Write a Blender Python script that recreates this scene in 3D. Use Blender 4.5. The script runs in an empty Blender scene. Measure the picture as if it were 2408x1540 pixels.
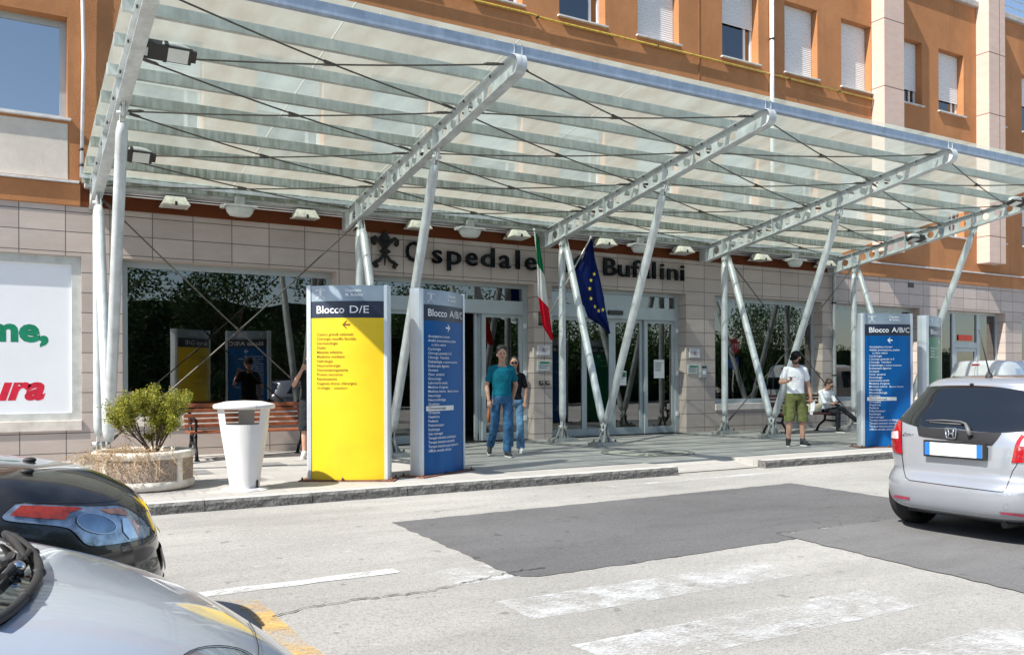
import bpy, bmesh, math, random
from mathutils import Vector, Matrix, noise
from mathutils.bvhtree import BVHTree
from mathutils.geometry import delaunay_2d_cdt
R = math.radians
scene = bpy.context.scene
COL = scene.collection
random.seed(7)

# ------------------------------------------------------------------ camera
TH, FOC, ROLL, CZ = R(30.5), 2044/2408, 0.004, 1.40
rt = Vector((math.cos(TH), -math.sin(TH), 0)); fw = Vector((math.sin(TH), math.cos(TH), 0)); up = Vector((0, 0, 1))
cx = (rt - ROLL*up).normalized(); cy = (up + ROLL*rt).normalized()
cam = bpy.data.cameras.new("camera"); cam_o = bpy.data.objects.new("camera", cam); COL.objects.link(cam_o)
M = Matrix(((cx.x, cy.x, -fw.x, 0), (cx.y, cy.y, -fw.y, 0), (cx.z, cy.z, -fw.z, CZ), (0, 0, 0, 1)))
cam_o.matrix_world = M
cam.sensor_width = 36; cam.lens = FOC*36; cam.shift_y = (894-770)/2408; cam.clip_end = 600; cam.clip_start = .05
scene.camera = cam_o

# ------------------------------------------------------------------ sky, sun, exposure
TOSUN = Vector((-.86, -.20, 1.0)).normalized()
w = bpy.data.worlds.new("World"); scene.world = w; w.use_nodes = True
nt = w.node_tree; nt.nodes.clear()
sky = nt.nodes.new('ShaderNodeTexSky'); sky.sky_type = 'NISHITA'; sky.sun_disc = False
sky.sun_elevation = math.asin(TOSUN.z); sky.sun_rotation = math.atan2(TOSUN.x, TOSUN.y)
sky.air_density = 1.0; sky.dust_density = 0.6; sky.ozone_density = 1.2
bg = nt.nodes.new('ShaderNodeBackground'); bg.inputs[1].default_value = 0.098
wo = nt.nodes.new('ShaderNodeOutputWorld')
nt.links.new(sky.outputs[0], bg.inputs[0]); nt.links.new(bg.outputs[0], wo.inputs[0])
sl = bpy.data.lights.new("sun", 'SUN'); sl.energy = 4.7; sl.angle = R(.5); sl.color = (1, .95, .86)
so = bpy.data.objects.new("sun", sl); COL.objects.link(so)
so.rotation_euler = (-TOSUN).to_track_quat('-Z', 'Y').to_euler(); so.location = (-20, -5, 30)
scene.view_settings.view_transform = 'Standard'; scene.view_settings.look = 'None'
scene.view_settings.exposure = 0.86; scene.view_settings.gamma = 1.0
scene.render.engine = 'CYCLES'
scene.cycles.max_bounces = 8; scene.cycles.transparent_max_bounces = 16; scene.cycles.glossy_bounces = 5

# ------------------------------------------------------------------ pixel rays (photo pixels of the 3264 wide original)
def ray(x, y):
    u = x/3264-.5; v = y/3264-894/2408
    u2 = u-ROLL*v; v2 = v+ROLL*u
    return u2*rt + FOC*fw - v2*up

# ------------------------------------------------------------------ materials
class NT:
    def __init__(s, name, rough=.7, metal=0., spec=.5):
        s.m = bpy.data.materials.new(name); s.m.use_nodes = True; s.t = s.m.node_tree
        s.b = s.t.nodes['Principled BSDF']; s.out = s.t.nodes['Material Output']
        s.b.inputs['Roughness'].default_value = rough; s.b.inputs['Metallic'].default_value = metal
        s.b.inputs['Specular IOR Level'].default_value = spec
        s.co = s.n('ShaderNodeTexCoord').outputs['Object']
    def n(s, k, **kw):
        o = s.t.nodes.new(k)
        for a, v in kw.items(): setattr(o, a, v)
        return o
    def l(s, a, b): s.t.links.new(a, b)
    def noise(s, scale, detail=4, vec=None, rough=.55):
        o = s.n('ShaderNodeTexNoise'); o.inputs['Scale'].default_value = scale; o.inputs['Detail'].default_value = detail
        o.inputs['Roughness'].default_value = rough; s.l(vec or s.co, o.inputs['Vector']); return o.outputs['Fac']
    def map(s, scale=(1, 1, 1), loc=(0, 0, 0), rot=(0, 0, 0)):
        o = s.n('ShaderNodeMapping'); o.inputs['Scale'].default_value = scale; o.inputs['Location'].default_value = loc
        o.inputs['Rotation'].default_value = rot; s.l(s.co, o.inputs['Vector']); return o.outputs['Vector']
    def ramp(s, fac, stops):
        o = s.n('ShaderNodeValToRGB'); e = o.color_ramp.elements
        while len(e) < len(stops): e.new(.5)
        for i, (p, c) in enumerate(stops):
            e[i].position = p; e[i].color = (*c, 1) if len(c) == 3 else c
        s.l(fac, o.inputs['Fac']); return o.outputs['Color']
    def mix(s, fac, a, b, mode='MIX'):
        o = s.n('ShaderNodeMix', data_type='RGBA', blend_type=mode)
        for i, v in ((0, fac), (6, a), (7, b)):
            if isinstance(v, (int, float)): o.inputs[i].default_value = v
            elif isinstance(v, tuple): o.inputs[i].default_value = (*v, 1)
            else: s.l(v, o.inputs[i])
        return o.outputs[2]
    def math(s, op, a, b=0.):
        o = s.n('ShaderNodeMath', operation=op)
        for i, v in ((0, a), (1, b)):
            if isinstance(v, (int, float)): o.inputs[i].default_value = v
            else: s.l(v, o.inputs[i])
        return o.outputs[0]
    def col(s, c):
        if isinstance(c, tuple): s.b.inputs['Base Color'].default_value = (*c, 1)
        else: s.l(c, s.b.inputs['Base Color'])
    def rough(s, c): s.l(c, s.b.inputs['Roughness'])
    def bump(s, h, strength=.3, dist=.01):
        o = s.n('ShaderNodeBump'); o.inputs['Strength'].default_value = strength; o.inputs['Distance'].default_value = dist
        s.l(h, o.inputs['Height']); s.l(o.outputs[0], s.b.inputs['Normal'])

MAT = {}
def mat(name, c, rough=.6, metal=0., var=.12, scale=6., bump=0., bscale=60., spec=.5, coat=0., streak=False):
    """general surface: colour broken up by two noises, optional grain"""
    if name in MAT: return MAT[name]
    s = NT(name, rough, metal, spec)
    vec = s.map((1, 1, .12)) if streak else None
    n1 = s.noise(scale, 6, vec); 
    dk = tuple(max(0, x*(1-var*1.6)) for x in c); lt = tuple(min(1, x*(1+var)) for x in c)
    s.col(s.ramp(n1, [(.3, dk), (.52, c), (.75, lt)]))
    if bump: s.bump(s.noise(bscale, 3), bump, .004)
    if coat:
        s.b.inputs['Coat Weight'].default_value = coat; s.b.inputs['Coat Roughness'].default_value = .04
    MAT[name] = s.m; return s.m

def m_stucco(name, c, dirt=.25):
    s = NT(name, .9, 0, .2)
    n = s.noise(.8, 5); n2 = s.noise(9, 4); st = s.noise(1.6, 6, s.map((1.6, 1, .18)))
    a = s.ramp(n, [(.3, tuple(x*.86 for x in c)), (.7, tuple(min(1, x*1.08) for x in c))])
    a = s.mix(s.math('MULTIPLY', s.ramp(st, [(.55, (0, 0, 0)), (.8, (1, 1, 1))]), dirt), a, tuple(x*.55 for x in c))
    a = s.mix(.12, a, s.ramp(n2, [(.3, (.25, .22, .2)), (.7, (1, 1, 1))]), 'MULTIPLY')
    s.col(a); s.bump(s.noise(75, 3), .6, .01); MAT[name] = s.m; return s.m

def m_tiles(name, c1, c2, mortar, bw, rh, x0, z0, plane='XZ', ms=.006, rough=.6, offset=0., dirt=.2, bump=.4):
    s = NT(name, rough, 0, .35)
    sep = s.n('ShaderNodeSeparateXYZ'); s.l(s.co, sep.inputs[0]); cmb = s.n('ShaderNodeCombineXYZ')
    u = sep.outputs[0]; v = sep.outputs[2] if plane == 'XZ' else sep.outputs[1]
    if plane == 'YZ': u, v = sep.outputs[1], sep.outputs[2]
    s.l(s.math('SUBTRACT', u, x0), cmb.inputs[0]); s.l(s.math('SUBTRACT', v, z0), cmb.inputs[1])
    br = s.n('ShaderNodeTexBrick', offset=offset, squash=1.0)
    s.l(cmb.outputs[0], br.inputs['Vector']); br.inputs['Scale'].default_value = 1
    br.inputs['Brick Width'].default_value = bw; br.inputs['Row Height'].default_value = rh
    br.inputs['Mortar Size'].default_value = ms; br.inputs['Mortar Smooth'].default_value = .1; br.inputs['Bias'].default_value = 0
    br.inputs['Color1'].default_value = (*c1, 1); br.inputs['Color2'].default_value = (*c2, 1); br.inputs['Mortar'].default_value = (*mortar, 1)
    n = s.noise(3, 8, s.map((1, 1, 3.2) if plane != 'XY' else (1, 3, 1)), .65); n2 = s.noise(.7, 4)
    a = s.mix(.55, br.outputs['Color'], s.ramp(n, [(.3, (.78, .74, .7)), (.7, (1, 1, 1))]), 'MULTIPLY')
    a = s.mix(s.math('MULTIPLY', s.ramp(n2, [(.45, (0, 0, 0)), (.8, (1, 1, 1))]), dirt), a, tuple(x*.5 for x in c1))
    a = s.mix(.15, a, s.ramp(s.noise(60, 3), [(.35, (.4, .4, .4)), (.65, (1, 1, 1))]), 'MULTIPLY')
    s.col(a); s.bump(s.math('SUBTRACT', 1.0, br.outputs['Fac']), bump, .006); MAT[name] = s.m; return s.m

def m_glass(name, tint=(.02, .03, .03), refl=1.0, dark=.55, ior=1.5, rough=0.004):
    """architectural pane: sharp reflection by Fresnel over a dimmed see-through"""
    m = bpy.data.materials.new(name); m.use_nodes = True; t = m.node_tree; t.nodes.clear(); MAT[name] = m
    o = t.nodes.new('ShaderNodeOutputMaterial'); g = t.nodes.new('ShaderNodeBsdfGlossy'); tr = t.nodes.new('ShaderNodeBsdfTransparent')
    fr = t.nodes.new('ShaderNodeFresnel'); fr.inputs[0].default_value = ior; mx = t.nodes.new('ShaderNodeMixShader')
    g.inputs['Roughness'].default_value = rough; g.inputs['Color'].default_value = (refl, refl, refl, 1)
    tr.inputs[0].default_value = (*(dark*(1-x) for x in tint), 1)
    no = t.nodes.new('ShaderNodeTexNoise'); no.inputs['Scale'].default_value = .9; tc = t.nodes.new('ShaderNodeTexCoord')
    bp = t.nodes.new('ShaderNodeBump'); bp.inputs['Strength'].default_value = .04; bp.inputs['Distance'].default_value = .02
    t.links.new(tc.outputs['Object'], no.inputs['Vector']); t.links.new(no.outputs['Fac'], bp.inputs['Height'])
    t.links.new(bp.outputs[0], g.inputs['Normal'])
    t.links.new(fr.outputs[0], mx.inputs[0]); t.links.new(tr.outputs[0], mx.inputs[1]); t.links.new(g.outputs[0], mx.inputs[2])
    t.links.new(mx.outputs[0], o.inputs[0]); return m

# ------------------------------------------------------------------ mesh collector
class MB:
    def __init__(s): s.v = []; s.f = []; s.sm = []
    def add(s, vs, fs, smooth=False):
        o = len(s.v); s.v += [tuple(p) for p in vs]; s.f += [tuple(i+o for i in f) for f in fs]; s.sm += [smooth]*len(fs); return s
    def quad(s, a, b, c, d): return s.add([a, b, c, d], [(0, 1, 2, 3)])
    def box(s, x0, x1, y0, y1, z0, z1, rot=None, piv=None):
        vs = [Vector((x, y, z)) for z in (z0, z1) for x, y in ((x0, y0), (x1, y0), (x1, y1), (x0, y1))]
        if rot is not None:
            p = Vector(piv) if piv is not None else Vector(((x0+x1)/2, (y0+y1)/2, (z0+z1)/2))
            vs = [rot @ (v-p)+p for v in vs]
        return s.add(vs, [(3, 2, 1, 0), (4, 5, 6, 7), (0, 1, 5, 4), (1, 2, 6, 5), (2, 3, 7, 6), (3, 0, 4, 7)])
    def bbox(s, x0, x1, y0, y1, z0, z1, b=.006, rot=None, piv=None):
        """box with chamfered edges"""
        bm = bmesh.new(); bmesh.ops.create_cube(bm, size=1)
        for v in bm.verts: v.co = Vector(((x0+x1)/2+v.co.x*(x1-x0), (y0+y1)/2+v.co.y*(y1-y0), (z0+z1)/2+v.co.z*(z1-z0)))
        bmesh.ops.bevel(bm, geom=bm.edges[:], offset=b, segments=2, affect='EDGES', profile=.6)
        if rot is not None:
            p = Vector(piv) if piv is not None else Vector(((x0+x1)/2, (y0+y1)/2, (z0+z1)/2))
            for v in bm.verts: v.co = rot @ (v.co-p)+p
        s.bm(bm); return s
    def bm(s, bm, smooth=False):
        bm.verts.index_update(); s.add([v.co[:] for v in bm.verts], [[v.index for v in f.verts] for f in bm.faces], smooth); bm.free(); return s
    def tube(s, p0, p1, r0, r1=None, n=12, caps=True, smooth=True):
        return s.path([p0, p1], [r0, r0 if r1 is None else r1], n, caps, smooth)
    def path(s, pts, rs, n=8, caps=True, smooth=True):
        pts = [Vector(p) for p in pts]
        if not isinstance(rs, (list, tuple)): rs = [rs]*len(pts)
        vs = []; fs = []; ref = None
        for i, p in enumerate(pts):
            d = (pts[min(i+1, len(pts)-1)]-pts[max(i-1, 0)]).normalized()
            if ref is None: ref = Vector((0, 0, 1)) if abs(d.z) < .9 else Vector((1, 0, 0))
            a = d.cross(ref).normalized(); b = d.cross(a).normalized(); ref = a.cross(d)
            for k in range(n):
                t = 2*math.pi*k/n; vs.append(p+rs[i]*(math.cos(t)*a+math.sin(t)*b))
        for i in range(len(pts)-1):
            for k in range(n): fs.append((i*n+k, i*n+(k+1) % n, (i+1)*n+(k+1) % n, (i+1)*n+k))
        s.add(vs, fs, smooth)
        if caps:
            o = len(s.v)-len(vs); s.f += [tuple(o+k for k in range(n))[::-1], tuple(o+(len(pts)-1)*n+k for k in range(n))]; s.sm += [False, False]
        return s
    def lathe(s, prof, c=(0, 0, 0), n=32, smooth=True):
        vs = [(c[0]+r*math.cos(2*math.pi*k/n), c[1]+r*math.sin(2*math.pi*k/n), c[2]+z) for r, z in prof for k in range(n)]
        fs = [(i*n+k, i*n+(k+1) % n, (i+1)*n+(k+1) % n, (i+1)*n+k) for i in range(len(prof)-1) for k in range(n)]
        return s.add(vs, fs, smooth)
    def ell(s, c, r, m=None, nu=16, nv=12, smooth=True):
        c = Vector(c); vs = []; fs = []
        if not isinstance(r, (list, tuple)): r = (r, r, r)
        for j in range(nv+1):
            ph = math.pi*j/nv-math.pi/2
            for i in range(nu):
                t = 2*math.pi*i/nu; p = Vector((r[0]*math.cos(ph)*math.cos(t), r[1]*math.cos(ph)*math.sin(t), r[2]*math.sin(ph)))
                vs.append(c+(m @ p if m is not None else p))
        for j in range(nv):
            for i in range(nu): fs.append((j*nu+i, j*nu+(i+1) % nu, (j+1)*nu+(i+1) % nu, (j+1)*nu+i))
        return s.add(vs, fs, smooth)
    def cap(s, p0, p1, r0, r1=None, n=12):
        """tapered capsule"""
        p0, p1 = Vector(p0), Vector(p1); r1 = r0 if r1 is None else r1; d = p1-p0; L = max(d.length, 1e-5); d /= L
        pts = []; rs = []
        for k in range(5):
            a = math.pi/2*(k/4); pts.append(p0-d*r0*math.cos(a)); rs.append(max(r0*math.sin(a), .0004))
        for k in range(5):
            a = math.pi/2*(1-k/4); pts.append(p1+d*r1*math.cos(a)); rs.append(max(r1*math.sin(a), .0004))
        return s.path(pts, rs, n, True, True)
    def loft(s, secs, n=20):
        """secs: (centre, rx, ry, rotz) closed stack of ellipses"""
        vs = []; fs = []
        for c, rx, ry, rz in secs:
            for k in range(n):
                t = 2*math.pi*k/n; x, y = rx*math.cos(t), ry*math.sin(t)
                vs.append((c[0]+x*math.cos(rz)-y*math.sin(rz), c[1]+x*math.sin(rz)+y*math.cos(rz), c[2]))
        m = len(secs)
        for i in range(m-1):
            for k in range(n): fs.append((i*n+k, i*n+(k+1) % n, (i+1)*n+(k+1) % n, (i+1)*n+k))
        fs.append(tuple(range(n))[::-1]); fs.append(tuple((m-1)*n+k for k in range(n)))
        return s.add(vs, fs, True)
    def mesh(s, me, mtx=None):
        vs = [mtx @ v.co if mtx is not None else v.co.copy() for v in me.vertices]
        return s.add(vs, [tuple(p.vertices) for p in me.polygons])
    def xf(s, fn): s.v = [tuple(fn(Vector(p))) for p in s.v]; return s
    def build(s, name, m, parent=None, label=None):
        me = bpy.data.meshes.new(name); me.from_pydata(s.v, [], s.f); me.materials.append(m)
        me.polygons.foreach_set('use_smooth', s.sm); me.validate(); me.update()
        return link(me, name, parent, label)

def link(me, name, parent=None, label=None):
    o = bpy.data.objects.new(name, me); COL.objects.link(o)
    if parent is not None:
        o.parent = parent; o.matrix_parent_inverse = world(parent).inverted()
    if label: o['label'] = label
    return o
def world(o):
    if o.parent is None: return o.matrix_basis.copy()
    return world(o.parent) @ o.matrix_parent_inverse @ o.matrix_basis
def tag(o, label, cat, group=None, kind=None):
    o['label'] = label; o['category'] = cat
    if group: o['group'] = group
    if kind: o['kind'] = kind
    return o
def thing(name, label, cat, loc=(0, 0, 0), group=None):
    o = bpy.data.objects.new(name, None); COL.objects.link(o); o.location = loc; o.empty_display_size = .2
    return tag(o, label, cat, group)
def struct(name, mb, m):
    o = mb.build(name, m); o['kind'] = 'structure'; return o
def dup(o, parent=None):
    c = o.copy(); COL.objects.link(c)
    if parent is not None: c.parent = parent
    for ch in [x for x in COL.objects if x.parent == o]: dup(ch, c)
    return c
def put(root, loc, rz, label):
    """copy of a thing with its parts, moved"""
    c = dup(root); c.location = loc; c.rotation_euler = (0, 0, rz); c['label'] = label; return c
def remesh(mb, name, m, parent, voxel=.006, smooth=4, disp=0., dscale=14., label=None):
    o = mb.build(name, m, None); md = o.modifiers.new('r', 'REMESH'); md.mode = 'VOXEL'; md.voxel_size = voxel; md.use_smooth_shade = True
    if smooth: sm = o.modifiers.new('s', 'SMOOTH'); sm.iterations = smooth; sm.factor = .5
    dg = bpy.context.evaluated_depsgraph_get(); me = bpy.data.meshes.new_from_object(o.evaluated_get(dg))
    bpy.data.objects.remove(o)
    if disp:
        ns = [v.normal.copy() for v in me.vertices]; cs = []
        for v, nn in zip(me.vertices, ns):
            p = v.co; q = Vector((p.x*dscale, p.y*dscale, p.z*dscale*.8)); cs += list(p+nn*disp*(noise.noise(q)+.5*noise.noise(q*2.3)))
        me.vertices.foreach_set('co', cs); me.update()
    me.name = name
    return link(me, name, parent, label)
def curve_mesh(polys, depth, bev=0.):
    """2D outline with holes -> mesh plate centred on z=0"""
    cu = bpy.data.curves.new('c', 'CURVE'); cu.dimensions = '2D'; cu.fill_mode = 'BOTH'; cu.extrude = depth/2; cu.bevel_depth = bev
    for P in polys:
        sp = cu.splines.new('POLY'); sp.points.add(len(P)-1); sp.use_cyclic_u = True
        for i, (x, y) in enumerate(P): sp.points[i].co = (x, y, 0, 1)
    o = bpy.data.objects.new('c', cu); me = bpy.data.meshes.new_from_object(o)
    bpy.data.objects.remove(o); return me
_tc = {}
def text_mesh(txt, size=1., bold=0., shear=0., depth=0., space=1., res=3):
    key = (txt, bold, shear, depth, space)
    cu = bpy.data.curves.new('t', 'FONT'); cu.body = txt; cu.size = size; cu.offset = bold*size; cu.shear = shear
    cu.extrude = depth/2; cu.space_character = space; cu.resolution_u = res
    o = bpy.data.objects.new('t', cu); me = bpy.data.meshes.new_from_object(o)
    bpy.data.objects.remove(o); return me
def circ(x, y, r, n=20, ph=0.): return [(x+r*math.cos(ph+2*math.pi*k/n), y+r*math.sin(ph+2*math.pi*k/n)) for k in range(n)]
# ================================================================== SETTING: ground
YW = 15.5; PZ = .15; RZ = .035
def m_asphalt(name, c, speck=.5, stain=.35):
    s = NT(name, .92, 0, .25)
    big = s.noise(.35, 6); mid = s.noise(2.2, 6, s.map((.35, 1, 1))); fine = s.noise(95, 2); fine2 = s.noise(38, 3)
    a = s.ramp(big, [(.32, tuple(x*.8 for x in c)), (.68, tuple(x*1.1 for x in c))])
    a = s.mix(s.math('MULTIPLY', s.ramp(mid, [(.52, (0, 0, 0)), (.72, (1, 1, 1))]), stain), a, tuple(x*.62 for x in c))
    a = s.mix(speck, a, s.ramp(fine, [(.33, (.35, .35, .36)), (.5, (.95, .95, .95)), (.66, (1.0, 1.0, 1.0))]), 'MULTIPLY')
    a = s.mix(.3, a, s.ramp(fine2, [(.36, (.5, .5, .5)), (.5, (1, 1, 1))]), 'MULTIPLY')
    a = s.mix(s.math('MULTIPLY', s.ramp(s.noise(6.5, 2), [(.68, (0, 0, 0)), (.72, (1, 1, 1))]), .6), a, tuple(x*.35 for x in c))
    a = s.mix(s.math('MULTIPLY', s.ramp(s.noise(1.1, 8, s.map((.22, 1, 1), (3, 1, 0)), .7), [(.50, (0, 0, 0)), (.72, (1, 1, 1))]), .42), a, tuple(x*.45 for x in c))
    a = s.mix(s.math('MULTIPLY', s.ramp(s.noise(17, 3, s.map((.5, 1, 1), (7, 2, 0))), [(.70, (0, 0, 0)), (.76, (1, 1, 1))]), .5), a, tuple(min(1, x*1.5) for x in c))
    s.col(a); s.bump(s.math('ADD', fine, fine2), .55, .006); MAT[name] = s.m; return s.m
m_asphalt('asphalt', (.385, .378, .36), .5, .4)
m_asphalt('patch_asphalt', (.145, .145, .15), .5, .35)
m_asphalt('patch_worn', (.175, .175, .178), .5, .4)
struct('road', MB().quad((-250, -250, RZ), (250, -250, RZ), (250, 250, RZ), (-250, 250, RZ)), MAT['asphalt'])

def ragged(P, step=.09, amp=.018, seed=1):
    rnd = random.Random(seed); out = []
    for i in range(len(P)):
        a, b = Vector((*P[i], 0)), Vector((*P[(i+1) % len(P)], 0)); n = max(1, int((b-a).length/step)); d = (b-a).normalized(); q = Vector((-d.y, d.x, 0))
        for k in range(n):
            p = a.lerp(b, k/n)+q*rnd.uniform(-amp, amp); out.append((p.x, p.y))
    return out
def flat_poly(P, z):
    me = curve_mesh([P], 0); vs = [(v.co.x, v.co.y, z) for v in me.vertices]
    fs = [tuple(p.vertices) for p in me.polygons]
    mb = MB(); mb.add(vs, fs)
    return mb
def up_faces(mb):
    out = []
    for f in mb.f:
        a, b, c = (Vector(mb.v[i]) for i in f[:3]); out.append(f if (b-a).cross(c-a).z > 0 else f[::-1])
    mb.f = out; return mb
struct('road_patch', up_faces(flat_poly(ragged([(3.25, 7.8), (3.08, 5.2), (3.22, 5.1), (5.86, 5.16), (5.9, 5.42), (7.5, 5.4), (8.7, 5.42), (8.93, 7.97)], seed=3), RZ+.004)), MAT['patch_asphalt'])
struct('road_patch', up_faces(flat_poly(ragged([(5.88, 5.40), (5.6, 3.1), (5.2, -1), (11.5, -1), (11.8, 5.9), (8.72, 5.9), (8.7, 5.38)], seed=5), RZ+.007)), MAT['patch_worn'])

def m_paint(name, c, lo, hi):
    """worn road paint: transparent where rubbed away"""
    s = NT(name, .8, 0, .3); f = s.noise(46, 3, rough=.7); g = s.noise(2.6, 4); h = s.noise(9, 5)
    v = s.math('ADD', s.math('MULTIPLY', g, .40), s.math('ADD', s.math('MULTIPLY', f, .32), s.math('MULTIPLY', h, .28)))
    a = s.ramp(v, [(lo, (0, 0, 0)), (hi, (1, 1, 1))])
    s.col(s.mix(.2, c, s.ramp(s.noise(70, 2), [(.35, (.5, .5, .5)), (.6, (1, 1, 1))]), 'MULTIPLY'))
    s.l(a, s.b.inputs['Alpha']); MAT[name] = s.m; return s.m
def norm(v): return v/2.2
m_paint('paint_white', (.70, .72, .74), .45, .68)
m_paint('paint_line', (.70, .72, .72), .38, .54)
m_paint('paint_worn', (.70, .72, .74), .47, .66)
m_paint('paint_yellow', (.66, .43, .15), .41, .64)
def strip(name, pts, z, m, seed=1):
    o = up_faces(flat_poly(ragged(pts, .12, .012, seed), z)).build(name, m); o['kind'] = 'structure'; return o
for i, (x0, x1, y0, y1, mm) in enumerate([(2.62, 4.92, 4.2, 4.66, 'paint_white'), (2.53, 4.8, 3.25, 3.7, 'paint_white'), (2.5, 4.78, 2.32, 2.78, 'paint_white'), (2.45, 4.7, 1.4, 1.85, 'paint_white'), (2.62, 3.1, 5.17, 5.64, 'paint_worn')]):
    strip('crosswalk_stripe', [(x0, y0), (x1, y0), (x1, y1), (x0, y1)], RZ+.004, MAT[mm], i)
strip('parking_line', [(-9, 5.74), (2.45, 5.74), (2.45, 5.87), (-9, 5.87)], RZ+.005, MAT['paint_line'], 20)
strip('parking_line', [(1.22, -3), (1.35, -3), (1.38, 5.5), (1.25, 5.55)], RZ+.006, MAT['paint_yellow'], 21)
strip('edge_line', [(6.7, 8.82), (10.6, 8.95), (10.6, 9.08), (6.7, 8.99)], RZ+.005, MAT['paint_worn'], 22)
# a long crack: dark filled strip
mcr = mat('crack', (.06, .055, .05), .95)
rnd = random.Random(4); pts = []
for k in range(60):
    t = k/59; pts.append((1.35+t*2.05, 5.05+.25*t+.05*math.sin(t*9)+rnd.uniform(-.022, .022)))
mb = MB()
for a, b in zip(pts, pts[1:]):
    wd = rnd.uniform(.003, .009); mb.quad((a[0], a[1]-wd, RZ+.009), (b[0], b[1]-wd, RZ+.009), (b[0], b[1]+wd, RZ+.009), (a[0], a[1]+wd, RZ+.009))
struct('road_crack', mb, mcr)

# pavement with a ramped gap, kerb stones in front
m_tiles('paving', (.46, .45, .43), (.37, .365, .355), (.24, .23, .22), .60, .30, 0.1, .15, 'XY', .004, .75, .5, .3, .25)
RX0, RX1 = 8.35, 10.1
pv = MB()
for x0, x1, y0 in ((-40, RX0, 9.66), (RX0, RX1, 10.45), (RX1, 60, 9.66)): pv.quad((x0, y0, PZ), (x1, y0, PZ), (x1, 17.5, PZ), (x0, 17.5, PZ))
pv.quad((RX0, 9.66, RZ+.012), (RX1, 9.66, RZ+.012), (RX1, 10.45, PZ), (RX0, 10.45, PZ))
pv.add([(RX0, 9.66, PZ), (RX0, 9.66, RZ), (RX0, 10.45, PZ)], [(0, 1, 2)]); pv.add([(RX1, 9.66, PZ), (RX1, 10.45, PZ), (RX1, 9.66, RZ)], [(0, 1, 2)])
struct('pavement', pv, MAT['paving'])
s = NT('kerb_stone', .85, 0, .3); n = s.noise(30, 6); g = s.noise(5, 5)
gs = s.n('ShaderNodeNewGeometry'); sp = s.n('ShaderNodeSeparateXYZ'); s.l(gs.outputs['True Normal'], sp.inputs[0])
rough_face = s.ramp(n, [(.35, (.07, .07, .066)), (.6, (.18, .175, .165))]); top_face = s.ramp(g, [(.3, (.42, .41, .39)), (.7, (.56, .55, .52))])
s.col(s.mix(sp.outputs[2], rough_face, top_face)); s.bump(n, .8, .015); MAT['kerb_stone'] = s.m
def kerb(x0, x1):
    x = x0; rnd = random.Random(int(x0*7)+3)
    mb = MB()
    while x < x1-.01:
        L = min(1.15, x1-x); j = rnd.uniform(-.004, .004)
        nx, nz = 24, 4
        bm = bmesh.new(); bmesh.ops.create_grid(bm, x_segments=nx, y_segments=nz, size=.5)
        for v in bm.verts:
            u, q = v.co.x+.5, v.co.y+.5; px = x+.004+u*(L-.008); pz = RZ-.02+q*(PZ+.004-RZ+.02)
            ruf = noise.noise(Vector((px*9, pz*14, 3)))*.008*(1 if 0.01 < q < .99 else .25)
            v.co = Vector((px, 9.5+j+ruf+ (.008 if q > .99 else 0), pz))
        mb.bm(bm); mb.quad((x+.004, 9.508+j, PZ+.004), (x+L-.004, 9.508+j, PZ+.004), (x+L-.004, 9.66, PZ+.004), (x+.004, 9.66, PZ+.004))
        mb.quad((x+.004, 9.66, RZ-.02), (x+.004, 9.5+j, RZ-.02), (x+.004, 9.508+j, PZ+.004), (x+.004, 9.66, PZ+.004))
        mb.quad((x+L-.004, 9.5+j, RZ-.02), (x+L-.004, 9.66, RZ-.02), (x+L-.004, 9.66, PZ+.004), (x+L-.004, 9.508+j, PZ+.004)); x += L
    return mb
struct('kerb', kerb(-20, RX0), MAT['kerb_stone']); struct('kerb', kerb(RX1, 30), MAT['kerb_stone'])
# round inlaid medallion in the paving, manhole covers
EC = (9.55, 11.65)
mb = MB()
def ring(mb, c, r0, r1, z, n=64):
    for k in range(n):
        a, b = 2*math.pi*k/n, 2*math.pi*(k+1)/n
        mb.quad((c[0]+r1*math.cos(a), c[1]+r1*math.sin(a), z), (c[0]+r1*math.cos(b), c[1]+r1*math.sin(b), z), (c[0]+r0*math.cos(b), c[1]+r0*math.sin(b), z), (c[0]+r0*math.cos(a), c[1]+r0*math.sin(a), z))
ring(mb, EC, .0, .70, PZ+.004)
md = mb.build('paving_medallion', mat('medallion_stone', (.44, .43, .37), .7, scale=4)); md['kind'] = 'structure'
mb = MB(); ring(mb, EC, .76, .80, PZ+.008); ring(mb, EC, .69, .72, PZ+.008)
for k in range(7):
    a = -2.4+k*.28; mb.quad(*[(EC[0]+r*math.cos(t), EC[1]+r*math.sin(t)*.9, PZ+.008) for r, t in ((.25, a), (.62, a-.09), (.66, a+.1), (.25, a+.1))])
mb.quad((EC[0]-.5, EC[1]+.1, PZ+.008), (EC[0]+.05, EC[1]+.02, PZ+.008), (EC[0]+.1, EC[1]+.14, PZ+.008), (EC[0]-.45, EC[1]+.2, PZ+.008))
mb.quad((EC[0]+.1, EC[1]-.1, PZ+.008), (EC[0]+.5, EC[1]+.12, PZ+.008), (EC[0]+.42, EC[1]+.3, PZ+.008), (EC[0]+.02, EC[1]+.05, PZ+.008))
struct('paving_medallion_lines', up_faces(mb), mat('medallion_dark', (.19, .19, .17), .7))
mb = MB(); mb.quad((1.9, 12.2, PZ+.005), (2.5, 12.2, PZ+.005), (2.5, 12.8, PZ+.005), (1.9, 12.8, PZ+.005)); mb.quad((3.0, 12.9, PZ+.005), (3.7, 12.9, PZ+.005), (3.7, 13.4, PZ+.005), (3.0, 13.4, PZ+.005))
struct('drain_cover', mb, mat('drain_iron', (.2, .2, .2), .7))

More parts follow.
